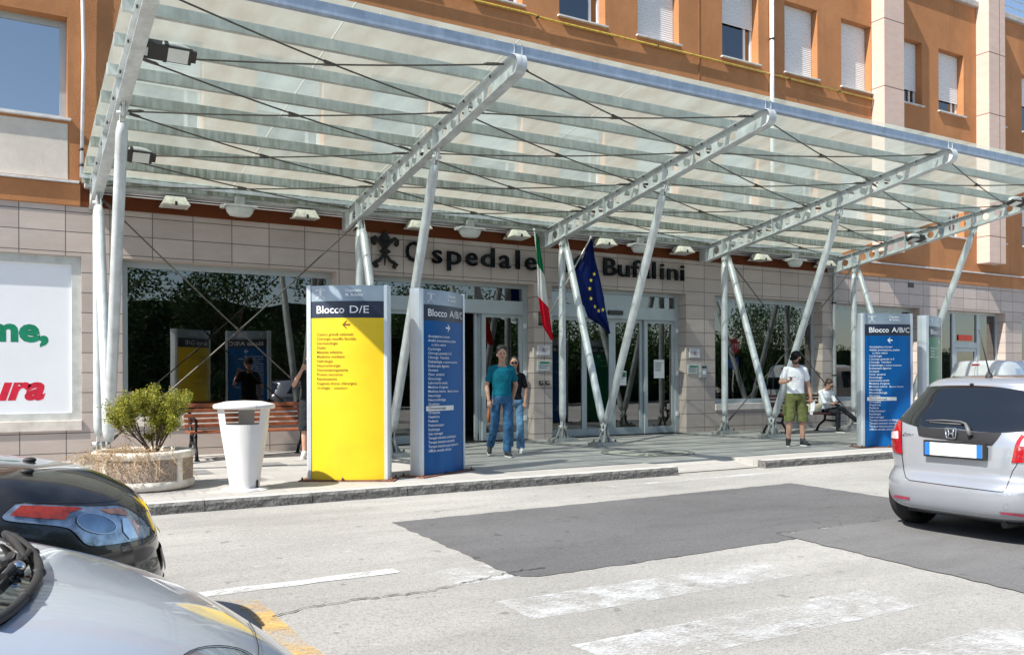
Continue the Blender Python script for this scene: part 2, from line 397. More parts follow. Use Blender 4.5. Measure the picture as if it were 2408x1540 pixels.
# ================================================================== THE HOSPITAL BUILDING
m_stucco('orange', (.47, .215, .095), .5); m_stucco('orange_shaded', (.13, .036, .012), .4); m_stucco('cream', (.70, .64, .56), .2)
m_tiles('wall_tile', (.575, .495, .45), (.48, .41, .375), (.12, .105, .10), .645, .32, .26, .27, 'XZ', .007)
m_tiles('wall_tile_side', (.575, .495, .45), (.48, .41, .375), (.12, .105, .10), 2, .32, .7, .27, 'YZ', .007)
m_tiles('pilaster', (.68, .52, .45), (.66, .50, .43), (.20, .12, .1), 3, 1.83, 20.0, 5.65, 'XZ', .014, .8, 0, .08, .3)
m_glass('pane', dark=.5, ior=2.5); m_glass('pane_dark', dark=.32, ior=2.5); m_glass('pane_sky', dark=.4, ior=6.5)
mat('alu_grey', (.44, .49, .50), .45, .3, .06, 3); mat('alu_white', (.75, .76, .77), .45, 0, .05)
mat('sill_stone', (.62, .60, .58), .6, 0, .15, 8); mat('inside', (.05, .05, .05), .9)
s = NT('shutter', .5, 0, .4); sep = s.n('ShaderNodeSeparateXYZ'); s.l(s.co, sep.inputs[0])
wv = s.math('PINGPONG', s.math('MULTIPLY', sep.outputs[2], 20.0), .5)
s.col(s.mix(s.ramp(wv, [(.0, (0, 0, 0)), (.10, (1, 1, 1))]), (.30, .30, .32), (.80, .80, .80))); s.bump(wv, .6, .02); MAT['shutter'] = s.m

HB = thing('hospital_building', 'long orange stucco hospital with pale stone tiled ground floor and white shuttered windows', 'building', (0, YW, PZ))
def wall_holes(mb, rev, x0, x1, z0, z1, holes, y, d, skip=()):
    xs = sorted({x0, x1, *[h[0] for h in holes], *[h[1] for h in holes]}); zs = sorted({z0, z1, *[h[2] for h in holes], *[h[3] for h in holes]})
    xs = [x for x in xs if x0 <= x <= x1]; zs = [z for z in zs if z0 <= z <= z1]
    for a, b in zip(xs, xs[1:]):
        for c, e in zip(zs, zs[1:]):
            mx, mz = (a+b)/2, (c+e)/2
            if any(h[0] < mx < h[1] and h[2] < mz < h[3] for h in holes): continue
            mb.quad((a, y, c), (b, y, c), (b, y, e), (a, y, e))
def reveal(h, y, d, m, parent, name='reveal'):
        rev = MB(); X0, X1, Z0, Z1 = h[:4]; D = h[4] if len(h) > 4 else d
        rev.quad((X0, y, Z0), (X0, y, Z1), (X0, y+D, Z1), (X0, y+D, Z0)); rev.quad((X1, y, Z0), (X1, y+D, Z0), (X1, y+D, Z1), (X1, y, Z1))
        rev.quad((X0, y, Z1), (X1, y, Z1), (X1, y+D, Z1), (X0, y+D, Z1)); rev.quad((X0, y, Z0), (X0, y+D, Z0), (X1, y+D, Z0), (X1, y, Z0))
        return rev.build(name, m, parent)
# --- upper wall
up_w = []   # x0,x1,z0,z1, shutter fraction closed
for x, sh in ((6.05, .6), (8.2, .25), (10.34, .15), (12.47, 1), (15.06, .52), (17.21, 1), (19.36, 1), (21.6, .75), (23.6, .78), (25.72, .8), (27.9, .5), (30.1, 1), (32.2, .7), (1.75, 1), (3.9, .8), (-2.5, .6), (-.4, .8)):
    up_w.append((x, x+1.22, 9.2, 11.02, sh))
ff_w = []
for x, sh in ((1.8, .5), (3.92, .6), (6.07, .35), (8.2, .8), (10.32, .3), (12.45, .7), (15.06, .6), (17.21, .4), (19.36, 1), (21.5, .7), (23.6, .55), (25.72, .85), (27.9, .6), (30.1, .7)):
    ff_w.append((x, x+1.22, 5.58, 7.2, sh))
big = (-2.6, .94, 5.58, 7.2)
mb = MB(); rv = MB()
ZB = 4.60
wall_holes(mb, rv, -14, 40, ZB, 12.6, [h[:4] for h in up_w+ff_w]+[big], YW, .29)
wl = mb
for v in (): pass
wl.build('upper_wall', MAT['orange'], HB)
mb = MB(); mb.quad((-2.6, YW-.006, 4.62), (.94, YW-.006, 4.62), (.94, YW-.006, 5.50), (-2.6, YW-.006, 5.50)); mb.build('cream_panel', MAT['cream'], HB)
def window(h, shut, y=YW+.29, sill=True, fr='alu_white', glass='pane', parent=None, fw_=.055, mull=True):
    x0, x1, z0, z1 = h[:4]; mb = MB(); y -= .06
    mb.box(x0, x0+fw_, y, y+.05, z0, z1); mb.box(x1-fw_, x1, y, y+.05, z0, z1)
    mb.box(x0+fw_, x1-fw_, y, y+.05, z1-fw_, z1); mb.box(x0+fw_, x1-fw_, y, y+.05, z0, z0+fw_)
    if mull: m_ = x1-.28; mb.box(m_, m_+.06, y+.003, y+.05, z0+fw_, z1-fw_)
    wn = mb.build('window', MAT[fr], parent or HB); reveal(h[:4], YW, .29, MAT['orange'], wn)
    MB().quad((x0+fw_, y+.03, z0+fw_), (x1-fw_, y+.03, z0+fw_), (x1-fw_, y+.03, z1-fw_), (x0+fw_, y+.03, z1-fw_)).build('pane', MAT[glass], wn)
    if shut > 0:
        zb = z1-(z1-z0)*shut; m2 = MB(); n = int((z1-zb)/.05)
        prof = []
        for k in range(n):
            a = z1-k*.05; prof += [(a, .0), (a-.006, -.012), (a-.04, -.014), (a-.05, 0.)]
        vs = [(x, y-.022+dy, z) for z, dy in prof for x in (x0+.012, x1-.012)]
        m2.add(vs, [(2*i, 2*i+2, 2*i+3, 2*i+1) for i in range(len(prof)-1)]); m2.build('roller_shutter', MAT['shutter'], wn)
    if sill:
        MB().bbox(x0-.05, x1+.05, YW-.07, YW+.23, z0-.035, z0+.002, .005).build('sill', MAT['sill_stone'], wn)
    return wn
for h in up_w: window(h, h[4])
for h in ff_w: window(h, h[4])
window(big, 0, mull=False, fw_=.1, fr='alu_grey', glass='pane_sky')
# dark rooms behind the upper windows
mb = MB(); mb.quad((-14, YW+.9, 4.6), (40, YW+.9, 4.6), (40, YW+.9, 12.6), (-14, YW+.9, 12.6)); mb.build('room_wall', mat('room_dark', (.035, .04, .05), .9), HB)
# parapet, roof, railing
MB().bbox(-14, 40, YW-.10, YW+.5, 12.56, 12.74, .02).build('parapet', mat('parapet_stone', (.42, .40, .38), .9, bump=.3), HB)
MB().box(-14, 40, YW+.5, 30, 12.3, 12.6).build('roof', mat('roof_felt', (.25, .24, .23), .9), HB)
rl = MB()
for z in (12.98, 13.22, 13.48): rl.tube((-14, YW+.3, z), (40, YW+.3, z), .018)
for k in range(28): rl.tube((-13+2*k, YW+.3, 12.7), (-13+2*k, YW+.3, 13.5), .022)
rl.build('railing', mat('railing_paint', (.55, .6, .63), .4, .4), HB)
# pilasters
for x in (20.6, 25.45, 31.1):
    MB().bbox(x, x+.85, YW-.40, YW-.002, 4.86, 12.9, .008).build('pilaster', MAT['pilaster'], HB)
# band, ledge
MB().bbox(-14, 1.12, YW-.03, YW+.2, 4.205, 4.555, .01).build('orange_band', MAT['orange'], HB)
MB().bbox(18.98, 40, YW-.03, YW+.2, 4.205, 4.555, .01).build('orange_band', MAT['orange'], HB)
MB().bbox(1.125, 18.975, YW-.028, YW+.2, 4.205, 4.62, .01).build('shaded_band', MAT['orange_shaded'], HB)  # same orange band, with the canopy's shade put into its colour
for a, b in ((-14, 1.1), (19.0, 40)): MB().bbox(a, b, YW-.085, YW+.1, 4.56, 4.597, .004).build('ledge', MAT['sill_stone'], HB)
# --- tiled ground floor
RD = .36
door1 = (6.1, 9.67, PZ, 3.41); door2 = (10.12, 13.88, PZ, 3.41)
win0 = (-2.4, 1.13, .78, 3.41, .16); win1 = (1.73, 5.38, .80, 3.42); win3 = (14.79, 18.58, .80, 3.42); win4 = (19.1, 22.68, .80, 3.42)
door5 = (23.5, 26.95, PZ, 3.42); win6 = (27.85, 31.4, .8, 3.42); win7 = (32.3, 36, .8, 3.42)
holes = [win0, win1, door1, door2, win3, win4, door5, win6, win7]
mb = MB(); rv = MB()
wall_holes(mb, rv, -14, 40, PZ, 4.205, holes, YW, RD); mb.build('tiled_wall', MAT['wall_tile'], HB)
def glazed(h, panes, fr='alu_grey', glass='pane', fw_=.09, bottom=.09):
    """frame with vertical members, panes = list of (x0,x1,z0,z1)"""
    x0, x1, z0, z1 = h[:4]; y = YW+RD-.10; mb = MB()
    def bar(a, b, c, d, dy=0): mb.bbox(a, b, y-dy, y+.07, c, d, .004)
    bar(x0, x0+fw_, z0, z1); bar(x1-fw_, x1, z0, z1); bar(x0+fw_, x1-fw_, z1-fw_, z1); bar(x0+fw_, x1-fw_, z0, z0+bottom)
    return mb, y
def add_panes(wn, y, panes, glass):
    for a, b, c, d in panes: MB().quad((a, y+.03, c), (b, y+.03, c), (b, y+.03, d), (a, y+.03, d)).build('pane', MAT[glass], wn)
for h in (win1, win3, win4, win6, win7):
    mb, y = glazed(h, None, fw_=.11, bottom=.12); wn = mb.build('window', MAT['alu_grey'], HB); reveal(h, YW, RD, MAT['wall_tile_side'], wn)
    add_panes(wn, y, [(h[0]+.11, h[1]-.11, h[2]+.12, h[3]-.11)], 'pane_dark' if h is win1 else 'pane')
    MB().bbox(h[0], h[1], YW-.03, YW+RD-.10, h[2]-.14, h[2]+.012, .006).build('sill', mat('sill_pale', (.68, .62, .56), .6), wn)
# blinds in the right hand windows
s = NT('blind', .8); sep = s.n('ShaderNodeSeparateXYZ'); s.l(s.co, sep.inputs[0]); wv = s.math('PINGPONG', s.math('MULTIPLY', sep.outputs[0], 5.5), .5)
s.col(s.ramp(wv, [(.05, (.02, .06, .06)), (.2, (.06, .17, .17))])); MAT['blind'] = s.m
for h in (win3, win4):
    mb = MB(); n = int((h[1]-h[0])/.13)
    for k in range(n):
        xa = h[0]+k*.13; mb.quad((xa, YW+.72, .9), (xa+.11, YW+.78, .9), (xa+.11, YW+.78, 3.4), (xa, YW+.72, 3.4))
    mb.build('vertical_blind', MAT['blind'], HB)
# billboard window
mb = MB(); a, b, c, d = win0[:4]
for q in ((a, a+.14, c, d), (b-.14, b, c, d), (a+.14, b-.14, d-.13, d), (a+.14, b-.14, c, c+.13)): mb.bbox(q[0], q[1], YW+.06, YW+.15, q[2], q[3], .004)
wn = mb.build('window', mat('frame_pale', (.52, .54, .52), .5), HB); reveal(win0, YW, RD, MAT['wall_tile_side'], wn)
MB().bbox(a, b, YW-.03, YW+.06, c-.15, c+.01, .006).build('sill', MAT['sill_pale'], wn)
BP = MB().box(a+.14, b-.14, YW+.10, YW+.13, c+.13, d-.13).build('poster', mat('poster_film', (.80, .82, .86), .35, 0, .03, 1.), HB)
def wtext(txt, x, z, size, m, parent, y=YW+.0988, bold=0., shear=0., depth=.001, xs=1., name='lettering'):
    me = text_mesh(txt, size, bold, shear, depth); mb = MB().mesh(me, Matrix(((xs, 0, 0, x), (0, 0, -1, y), (0, 1, 0, z), (0, 0, 0, 1)))); return mb.build(name, m, parent)
def ttw(txt, size, bold=0., shear=0.):
    me = text_mesh(txt, size, bold, shear); return max(v.co.x for v in me.vertices)
for txt, xr, z, col_, bold, shear in (('me,', .665, 2.05, (.0, .22, .11), .045, 0.), ('ura', .62, 1.14, (.62, .01, .04), .045, .28)):
    wd = ttw(txt, .52, bold, shear); wtext(txt, xr-wd*1.12, z, .52, mat('ink_'+txt[:2], col_, .5), BP, bold=bold, shear=shear, xs=1.12)
wtext('i', .86, .98, .03, MAT['alu_grey'], BP)
# --- doors
def door_part(name, x0, x1, z0, z1, y, fr=.09, glass='pane_dark', bot=.16):
    mb = MB()
    for q in ((x0, x0+fr, z0, z1), (x1-fr, x1, z0, z1), (x0+fr, x1-fr, z1-fr, z1), (x0+fr, x1-fr, z0, z0+bot)): mb.bbox(q[0], q[1], y-.025, y+.03, q[2], q[3], .004)
    d_ = mb.build(name, MAT['alu_grey'], HB)
    MB().quad((x0+fr, y, z0+bot), (x1-fr, y, z0+bot), (x1-fr, y, z1-fr), (x0+fr, y, z1-fr)).build('pane', MAT[glass], d_)
    return d_
YD = YW+RD-.06
def entrance(h, leaves, tr_z=(2.80, 3.00), leaf_top=2.80):
    x0, x1, z0, z1 = h; y = YD; mb = MB()
    mb.bbox(x0, x0+.10, y-.05, y+.06, z0, z1, .004); mb.bbox(x1-.12, x1, y-.05, y+.06, z0, z1, .004); mb.bbox(x0+.10, x1-.12, y-.05, y+.06, z1-.08, z1, .004)
    mb.bbox(x0+.10, x1-.12, y-.09, y+.06, tr_z[0]-.02, tr_z[1]+.06, .006)
    f = mb.build('door_frame', MAT['alu_grey'], HB); reveal(h, YW, RD, MAT['wall_tile_side'], f)
    MB().quad((x0+.1, y, tr_z[1]), (x1-.12, y, tr_z[1]), (x1-.12, y, z1-.08), (x0+.1, y, z1-.08)).build('transom_pane', MAT['pane_dark'], f)
    for a, b, yy in leaves: door_part('glass_door', a, b, z0+.005, leaf_top, y+yy)
    return f
f1 = entrance(door1, [(6.2, 7.2, 0), (8.58, 9.55, 0), (8.44, 8.60, .07), (7.1, 7.26, .07)])
f2 = entrance(door2, [(10.22, 11.18, 0), (11.18, 11.98, .07), (11.98, 12.86, .07), (12.86, 13.76, 0)])
MB().bbox(11.75, 12.15, YD-.16, YD-.09, 2.86, 2.96, .02).build('door_sensor', mat('black_plastic', (.03, .03, .03), .4), f2)
hg = MB()
for z in (.55, 1.5, 2.5): hg.bbox(9.56, 9.63, YD-.075, YD-.05, z, z+.1, .004); hg.bbox(13.77, 13.84, YD-.075, YD-.05, z, z+.1, .004)
hg.build('hinges', MAT['alu_white'], HB)
x0, x1, z0, z1 = door5
mb = MB(); y = YD
for q in ((x0, x0+.08, z0, z1), (x1-.08, x1, z0, z1), (24.62, 24.78, z0, z1), (25.86, 26.02, z0, z1), (x0+.08, 24.62, z1-.08, z1), (24.78, 25.86, z1-.08, z1), (26.02, x1-.08, z1-.08, z1), (24.78, 25.86, 2.32, 2.5)): mb.bbox(q[0], q[1], y-.04, y+.05, q[2], q[3], .004)
f5 = mb.build('door_frame', MAT['alu_grey'], HB); reveal(door5, YW, RD, MAT['wall_tile_side'], f5)
for a, b, c, d in ((x0+.08, 24.62, z0, z1-.08), (26.02, x1-.08, z0, z1-.08), (24.78, 25.86, 2.5, z1-.08)): MB().quad((a, y, c), (b, y, c), (b, y, d), (a, y, d)).build('pane', MAT['pane'], f5)
door_part('glass_door', 24.78, 25.86, z0+.01, 2.31, y, glass='pane')
MB().box(24.95, 25.65, y-.03, y-.015, 2.55, 2.72).build('red_door_sign', mat('red_sign', (.75, .06, .02), .5), f5)
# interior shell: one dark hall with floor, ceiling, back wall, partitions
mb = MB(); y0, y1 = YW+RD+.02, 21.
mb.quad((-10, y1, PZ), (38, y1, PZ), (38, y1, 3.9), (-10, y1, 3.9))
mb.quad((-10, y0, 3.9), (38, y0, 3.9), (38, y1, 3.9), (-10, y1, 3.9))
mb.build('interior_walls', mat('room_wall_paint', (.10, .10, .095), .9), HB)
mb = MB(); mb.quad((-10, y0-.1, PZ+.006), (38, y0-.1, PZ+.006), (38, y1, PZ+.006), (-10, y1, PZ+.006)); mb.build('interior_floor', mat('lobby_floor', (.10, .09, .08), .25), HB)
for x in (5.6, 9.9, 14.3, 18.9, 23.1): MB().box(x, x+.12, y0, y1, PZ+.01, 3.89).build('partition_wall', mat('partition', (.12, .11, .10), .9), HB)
# small wall furniture belonging to the building
for x0, x1_, z0, z1_, bd in ((9.78, 9.86, 1.5, 1.6, 0),): pass
wv = MB(); wv.box(22.14, 22.40, YW-.012, YW+.01, 3.98, 4.12); wv.build('wall_vent', MAT['black_plastic'], HB)

# pipes fixed on the wall
def wallpipe(name, label, pts, r, m, cat='pipe', clamps=()):
    mb = MB(); mb.path(pts, r, 10); o = mb.build(name, m); tag(o, label, cat)
    if clamps:
        c = MB()
        for p in clamps: c.tube((p[0], p[1], p[2]-.02), (p[0], p[1], p[2]+.02), r*1.25); c.box(p[0]-.012, p[0]+.012, p[1], YW-.001, p[2]-.012, p[2]+.012)
        c.build('clamp', mat('dark_iron', (.06, .055, .05), .6, .5), o)
    return o
mat('white_pipe', (.80, .78, .80), .35); mat('yellow_pipe', (.62, .42, .07), .45, 0, .3, 20); mat('grey_pipe', (.42, .45, .45), .4, .5)
wallpipe('drain_pipe', 'thin white drain pipe running down the orange wall beside the big left window', [(1.13, YW-.09, 13), (1.13, YW-.09, 9), (1.17, YW-.07, 6.6), (1.13, YW-.09, 4.66)], .028, MAT['white_pipe'], clamps=((1.13, YW-.09, 5.1), (1.13, YW-.09, 4.85), (1.15, YW-.08, 8)))
wallpipe('drain_pipe', 'tall white downpipe on the orange wall between two shuttered windows', [(16.67, YW-.08, 13), (16.67, YW-.08, 4.7)], .055, MAT['white_pipe'], clamps=((16.67, YW-.08, 9.9), (16.67, YW-.08, 8)))
wallpipe('gas_pipe', 'yellow gas pipe running level along the orange wall under the upper windows', [(-3, YW-.07, 9.03), (5, YW-.07, 9.02), (9.6, YW-.07, 9.04), (9.9, YW-.075, 9.01), (14, YW-.06, 9.03), (20.58, YW-.07, 9.02)], .024, MAT['yellow_pipe'], clamps=((9.75, YW-.07, 9.02), (13, YW-.065, 9.03), (17.3, YW-.07, 9.02), (19.2, YW-.07, 9.02)))
wallpipe('drain_pipe', 'grey metal downpipe on the tiled wall at the right end of the canopy', [(19.02, YW-.22, 4.5), (19.02, YW-.2, 4.28), (18.93, YW-.09, 4.12), (18.93, YW-.09, 1.4), (18.93, YW-.09, PZ)], .045, MAT['grey_pipe'], clamps=((18.93, YW-.09, 3.4), (18.93, YW-.09, 1.5)))
jn = MB(); jn.box(14.30, 14.335, YW-.012, YW-.001, 4.7, 12.5); o = jn.build('expansion_joint', mat('joint_brown', (.30, .12, .05), .8), HB)
# ================================================================== GLASS CANOPY
def m_galv(name, c, algae=0.):
    s = NT(name, .42, .25, .5); n = s.noise(5, 6); n2 = s.noise(24, 5, s.map((.9, .9, .25)))
    a = s.ramp(n, [(.3, tuple(x*.82 for x in c)), (.7, tuple(min(1, x*1.12) for x in c))])
    if algae:
        sep = s.n('ShaderNodeSeparateXYZ'); s.l(s.co, sep.inputs[0])
        near = s.math('MULTIPLY', s.math('SUBTRACT', sep.outputs[1], 9.5), .17)
        str_ = s.noise(14, 6, s.map((1.2, 1, .15)))
        f = s.math('MULTIPLY', s.ramp(s.math('ADD', str_, s.math('MULTIPLY', s.noise(1.1, 4), .6)), [(.62, (0, 0, 0)), (.92, (1, 1, 1))]), s.math('MINIMUM', s.math('MAXIMUM', near, 0.), 1.))
        a = s.mix(s.math('MULTIPLY', f, algae), a, (.13, .14, .07))
    a = s.mix(.25, a, s.ramp(n2, [(.35, (.55, .55, .52)), (.6, (1, 1, 1))]), 'MULTIPLY')
    s.col(a); s.rough(s.ramp(n, [(.3, (.3, .3, .3)), (.7, (.55, .55, .55))])); MAT[name] = s.m; return s.m
m_galv('galvanised', (.60, .64, .65)); m_galv('purlin_metal', (.54, .58, .55), .85); m_galv('fascia_metal', (.38, .45, .55)); m_galv('foot_metal', (.40, .41, .40))
mat('cable', (.11, .10, .09), .5, .4, .3, 30); mat('bolt', (.12, .10, .09), .5, .6)
m = bpy.data.materials.new('canopy_glass'); m.use_nodes = True; t = m.node_tree; t.nodes.clear(); MAT['canopy_glass'] = m
o = t.nodes.new('ShaderNodeOutputMaterial'); tr = t.nodes.new('ShaderNodeBsdfTransparent'); tl = t.nodes.new('ShaderNodeBsdfTranslucent'); gl = t.nodes.new('ShaderNodeBsdfGlossy'); df = t.nodes.new('ShaderNodeBsdfDiffuse')
mx = t.nodes.new('ShaderNodeMixShader'); mx2 = t.nodes.new('ShaderNodeMixShader'); mx3 = t.nodes.new('ShaderNodeMixShader')
tr.inputs[0].default_value = (.84, .93, .90, 1); tl.inputs[0].default_value = (.40, .46, .425, 1); gl.inputs['Roughness'].default_value = .12; df.inputs[0].default_value = (.5, .52, .48, 1)
tc = t.nodes.new('ShaderNodeTexCoord'); mp = t.nodes.new('ShaderNodeMapping'); mp.inputs['Scale'].default_value = (1.2, .5, .5)
nz = t.nodes.new('ShaderNodeTexNoise'); nz.inputs['Scale'].default_value = 3; nz.inputs['Detail'].default_value = 7
rp = t.nodes.new('ShaderNodeValToRGB'); rp.color_ramp.elements[0].position = .3; rp.color_ramp.elements[0].color = (.44, .44, .44, 1); rp.color_ramp.elements[1].position = .75; rp.color_ramp.elements[1].color = (.68, .68, .68, 1)
t.links.new(tc.outputs['Object'], mp.inputs[0]); t.links.new(mp.outputs[0], nz.inputs['Vector']); t.links.new(nz.outputs['Fac'], rp.inputs[0])
ad = t.nodes.new('ShaderNodeMixShader'); ad.inputs[0].default_value = .12; t.links.new(tl.outputs[0], ad.inputs[1]); t.links.new(df.outputs[0], ad.inputs[2])
t.links.new(rp.outputs[0], mx.inputs[0]); t.links.new(tr.outputs[0], mx.inputs[1]); t.links.new(ad.outputs[0], mx.inputs[2])
mx2.inputs[0].default_value = .05; t.links.new(mx.outputs[0], mx2.inputs[1]); t.links.new(gl.outputs[0], mx2.inputs[2])
t.links.new(mx2.outputs[0], o.inputs[0])

CA = thing('entrance_canopy', 'long sloping glass canopy on holed steel beams and slanted posts over the hospital entrance', 'canopy', (9.8, 12, PZ))
BX = (1.30, 5.52, 9.85, 14.32, 18.8)
def zb(y): return 4.2+(15.1-y)*.165
def zt(y): return 4.54+(15.1-y)*.150
Y0, Y1 = 9.10, 15.28
for bx in BX:
    # web with round holes; drawn in (y, z), plate thickness along x
    n = 24; outer = []
    for k in range(n+1): y = Y1-(Y1-(Y0+.12))*k/n; outer.append((y, zb(y)))
    yc = Y0+.12; zc_ = (zb(yc)+zt(yc))/2; rr = (zt(yc)-zb(yc))/2
    for k in range(1, 12): a = -math.pi/2-math.pi*k/12; outer.append((yc+rr*math.cos(a), zc_+rr*math.sin(a)))
    for k in range(n+1): y = (Y0+.12)+(Y1-(Y0+.12))*k/n; outer.append((y, zt(y)))
    polys = [outer]; y = 14.95
    while y > 9.75:
        h = zt(y)-zb(y); polys.append(circ(y, (zt(y)+zb(y))/2, h*.27, 18)); y -= .265
    me = curve_mesh(polys, .012); mb = MB().mesh(me, Matrix(((0, 0, 1, bx), (1, 0, 0, 0), (0, 1, 0, 0), (0, 0, 0, 1))))
    wf = .075
    def ribbon(pts, t0=.009):
        vs = []; 
        for (y, z) in pts: vs += [(bx-wf, y, z), (bx+wf, y, z)]
        mb.add(vs, [(2*i, 2*i+1, 2*i+3, 2*i+2) for i in range(len(pts)-1)])
        vs2 = [(x, y, z+t0) for (x, y, z) in vs]; mb.add(vs2, [(2*i, 2*i+2, 2*i+3, 2*i+1) for i in range(len(pts)-1)])
        for sx in (-1, 1): mb.add([(bx+sx*wf, y, z+dz) for (y, z) in pts for dz in (0, t0)], [(2*i, 2*i+2, 2*i+3, 2*i+1) for i in range(len(pts)-1)])
    ribbon(outer[:n+1]+outer[n+1:n+12], -.012) ; ribbon(outer[n+12:], .012)
    for y in (14.7, 11.5, 13.2): mb.box(bx-wf, bx+wf, y-.006, y+.006, zb(y), zt(y))
    mb.bbox(bx-.05, bx+.05, Y1-.03, Y1+.2, zb(Y1), zt(Y1), .005)
    bo = mb.build('beam', MAT['galvanised'], CA)
    # cleats and bolts
    c = MB(); cb = MB()
    for k in range(8): y = 15.1-k*.745; MB().box(bx-.03, bx+.03, y-.045, y-.036, zt(y), zt(y)+.06).build('cleat', MAT['galvanised'], bo); cb.tube((bx-.05, y-.07, zt(y)-.02), (bx-.05, y-.07, zt(y)+.035), .012, n=6); cb.tube((bx+.05, y-.07, zt(y)-.02), (bx+.05, y-.07, zt(y)+.035), .012, n=6)
    c.box(bx-.06, bx-.05, Y0+.08, Y0+.16, zt(Y0+.1), zt(Y0+.1)+.12); c.box(bx+.05, bx+.06, Y0+.08, Y0+.16, zt(Y0+.1), zt(Y0+.1)+.12)
    c.build('tip_bracket', MAT['galvanised'], bo); cb.build('bolts', MAT['bolt'], bo)
    # posts
    yb, yf, ytop = 14.7, 13.28, 11.52
    rad = .072
    def post(p0, p1, name='post'):
        p0, p1 = Vector(p0), Vector(p1); d = (p1-p0).normalized(); mb = MB()
        mb.path([p0+d*.16, p0+d*.30, p1-d*.30, p1-d*.16], [rad*.75, rad, rad, rad*.7], 16)
        ax = Vector((0, -d.z, d.y))
        for sx in (-.026, .026):
            for q, dd in ((p0, d), (p1, -d)):
                o0 = len(mb.v); mb.box(sx-.006, sx+.006, -.045, .045, -.03, .22)
                for i in range(o0, len(mb.v)): v = mb.v[i]; mb.v[i] = tuple(q+Vector((v[0], 0, 0))+ax*v[1]+dd*v[2])
        return mb.build(name, MAT['galvanised'], CA)
    post((bx, yb, .42), (bx, yb, zb(yb)-.02)); post((bx, yf, .44), (bx, yb-.12, zb(yb)-.05)); post((bx, yf, .44), (bx, ytop, zb(ytop)-.06))
    for y, z in ((yb, zb(yb)), (ytop, zb(ytop))):
        mb = MB(); me = curve_mesh([[(y-.10, z), (y+.10, z), (y+.06, z-.12), (y+.03, z-.17), (y-.03, z-.17), (y-.06, z-.12)]], .03)
        mb.mesh(me, Matrix(((0, 0, 1, bx), (1, 0, 0, 0), (0, 1, 0, 0), (0, 0, 0, 1)))); mb.tube((bx-.07, y, z-.12), (bx+.07, y, z-.12), .022); mb.build('pin_joint', MAT['galvanised'], CA)
    for y, wd in ((yb, .25), (yf, .29)):
        mb = MB(); mb.bbox(bx-.27, bx+.27, y-.17, y+.17, PZ+.0, PZ+.07, .008); mb.bbox(bx-.22, bx+.22, y-.13, y+.13, PZ+.07, PZ+.085, .004)
        for sx in (-.022, .022):
            me = curve_mesh([[(y-.15, PZ+.085), (y+.15, PZ+.085), (y+.07, PZ+.27), (y+.05, PZ+.33), (y-.05, PZ+.33), (y-.07, PZ+.27)]], .014)
            mb.mesh(me, Matrix(((0, 0, 1, bx+sx*1.6), (1, 0, 0, 0), (0, 1, 0, 0), (0, 0, 0, 1))))
        me = curve_mesh([[(-.17, PZ+.085), (.17, PZ+.085), (.05, PZ+.3), (-.05, PZ+.3)]], .02)
        mb.mesh(me, Matrix(((1, 0, 0, bx), (0, 0, 1, y), (0, 1, 0, 0), (0, 0, 0, 1)))); mb.tube((bx-.09, y, .44), (bx+.09, y, .44), .045)
        fo = mb.build('foot', MAT['foot_metal'], CA); cb = MB()
        for sx in (-1, 1):
            for sy in (-1, 1): cb.tube((bx+sx*.18, y+sy*.10, PZ+.08), (bx+sx*.18, y+sy*.10, PZ+.125), .016, n=6)
        cb.tube((bx-.1, y, .44), (bx+.1, y, .44), .018); cb.build('bolts', MAT['bolt'], fo)
XL, XR = 1.12, 18.95
PY = [9.98+k*.745 for k in range(8)]
for i, y in enumerate(PY):
    z = zt(y)+.014; mb = MB(); h = .132 if i < 7 else .17
    mb.bbox(XL, XR, y-.02, y+.03, z, z+h, .003); mb.box(XL, XR, y-.032, y+.045, z-.007, z-.0005)
    mb.build('purlin', MAT['purlin_metal'], CA)
mb = MB(); y = 9.24; z = zt(y)-.03
mb.bbox(XL, XR, y-.05, y+.03, z, z+.145, .012); mb.build('fascia', MAT['fascia_metal'], CA)
cb = MB()
for k in range(24): cb.tube((1.5+k*.745, y-.01, z+.14), (1.5+k*.745, y-.01, z+.165), .012, n=6)
cb.build('fascia_bolts', MAT['galvanised'], CA)
mb = MB(); y = 15.26; mb.bbox(XL, XR, 15.16, 15.2, 4.60, 4.66, .005); mb.bbox(XL+.05, XR, 15.22, 15.46, 4.49, 4.60, .01); mb.build('wall_gutter', MAT['galvanised'], CA)
mb = MB()
for z in (4.475, 4.435): mb.tube((1.3, YW-.05, z), (18.9, YW-.05, z), .012, n=8)
mb.build('cable_conduit', MAT['white_pipe'], CA)
def gz(y): return zt(y)+.154
nb = 8; xs = [XL]+[BX[i]+(BX[i+1]-BX[i])*f for i in range(4) for f in (.5, 1)]; xs[-1] = XR
for a, b in zip(xs, xs[1:]):
    mb = MB(); g = .006
    mb.quad((a+g, 9.16, gz(9.16)), (b-g, 9.16, gz(9.16)), (b-g, 15.44, gz(15.44)), (a+g, 15.44, gz(15.44))); mb.build('glass_panel', MAT['canopy_glass'], CA)
mb = MB()
for x in xs[1:-1]: mb.add([(x-.009, 9.16, gz(9.16)+.004), (x+.009, 9.16, gz(9.16)+.004), (x+.009, 15.44, gz(15.44)+.004), (x-.009, 15.44, gz(15.44)+.004)], [(0, 1, 2, 3)])
s = NT('joint_silicone', .6); s.col((.85, .86, .84)); tl = s.n('ShaderNodeBsdfTranslucent'); tl.inputs[0].default_value = (.42, .44, .41, 1); ms_ = s.n('ShaderNodeMixShader'); ms_.inputs[0].default_value = .7
s.l(s.b.outputs[0], ms_.inputs[1]); s.l(tl.outputs[0], ms_.inputs[2]); s.l(ms_.outputs[0], s.out.inputs[0]); MAT['joint_silicone'] = s.m
mb.build('glazing_joints', MAT['joint_silicone'], CA)
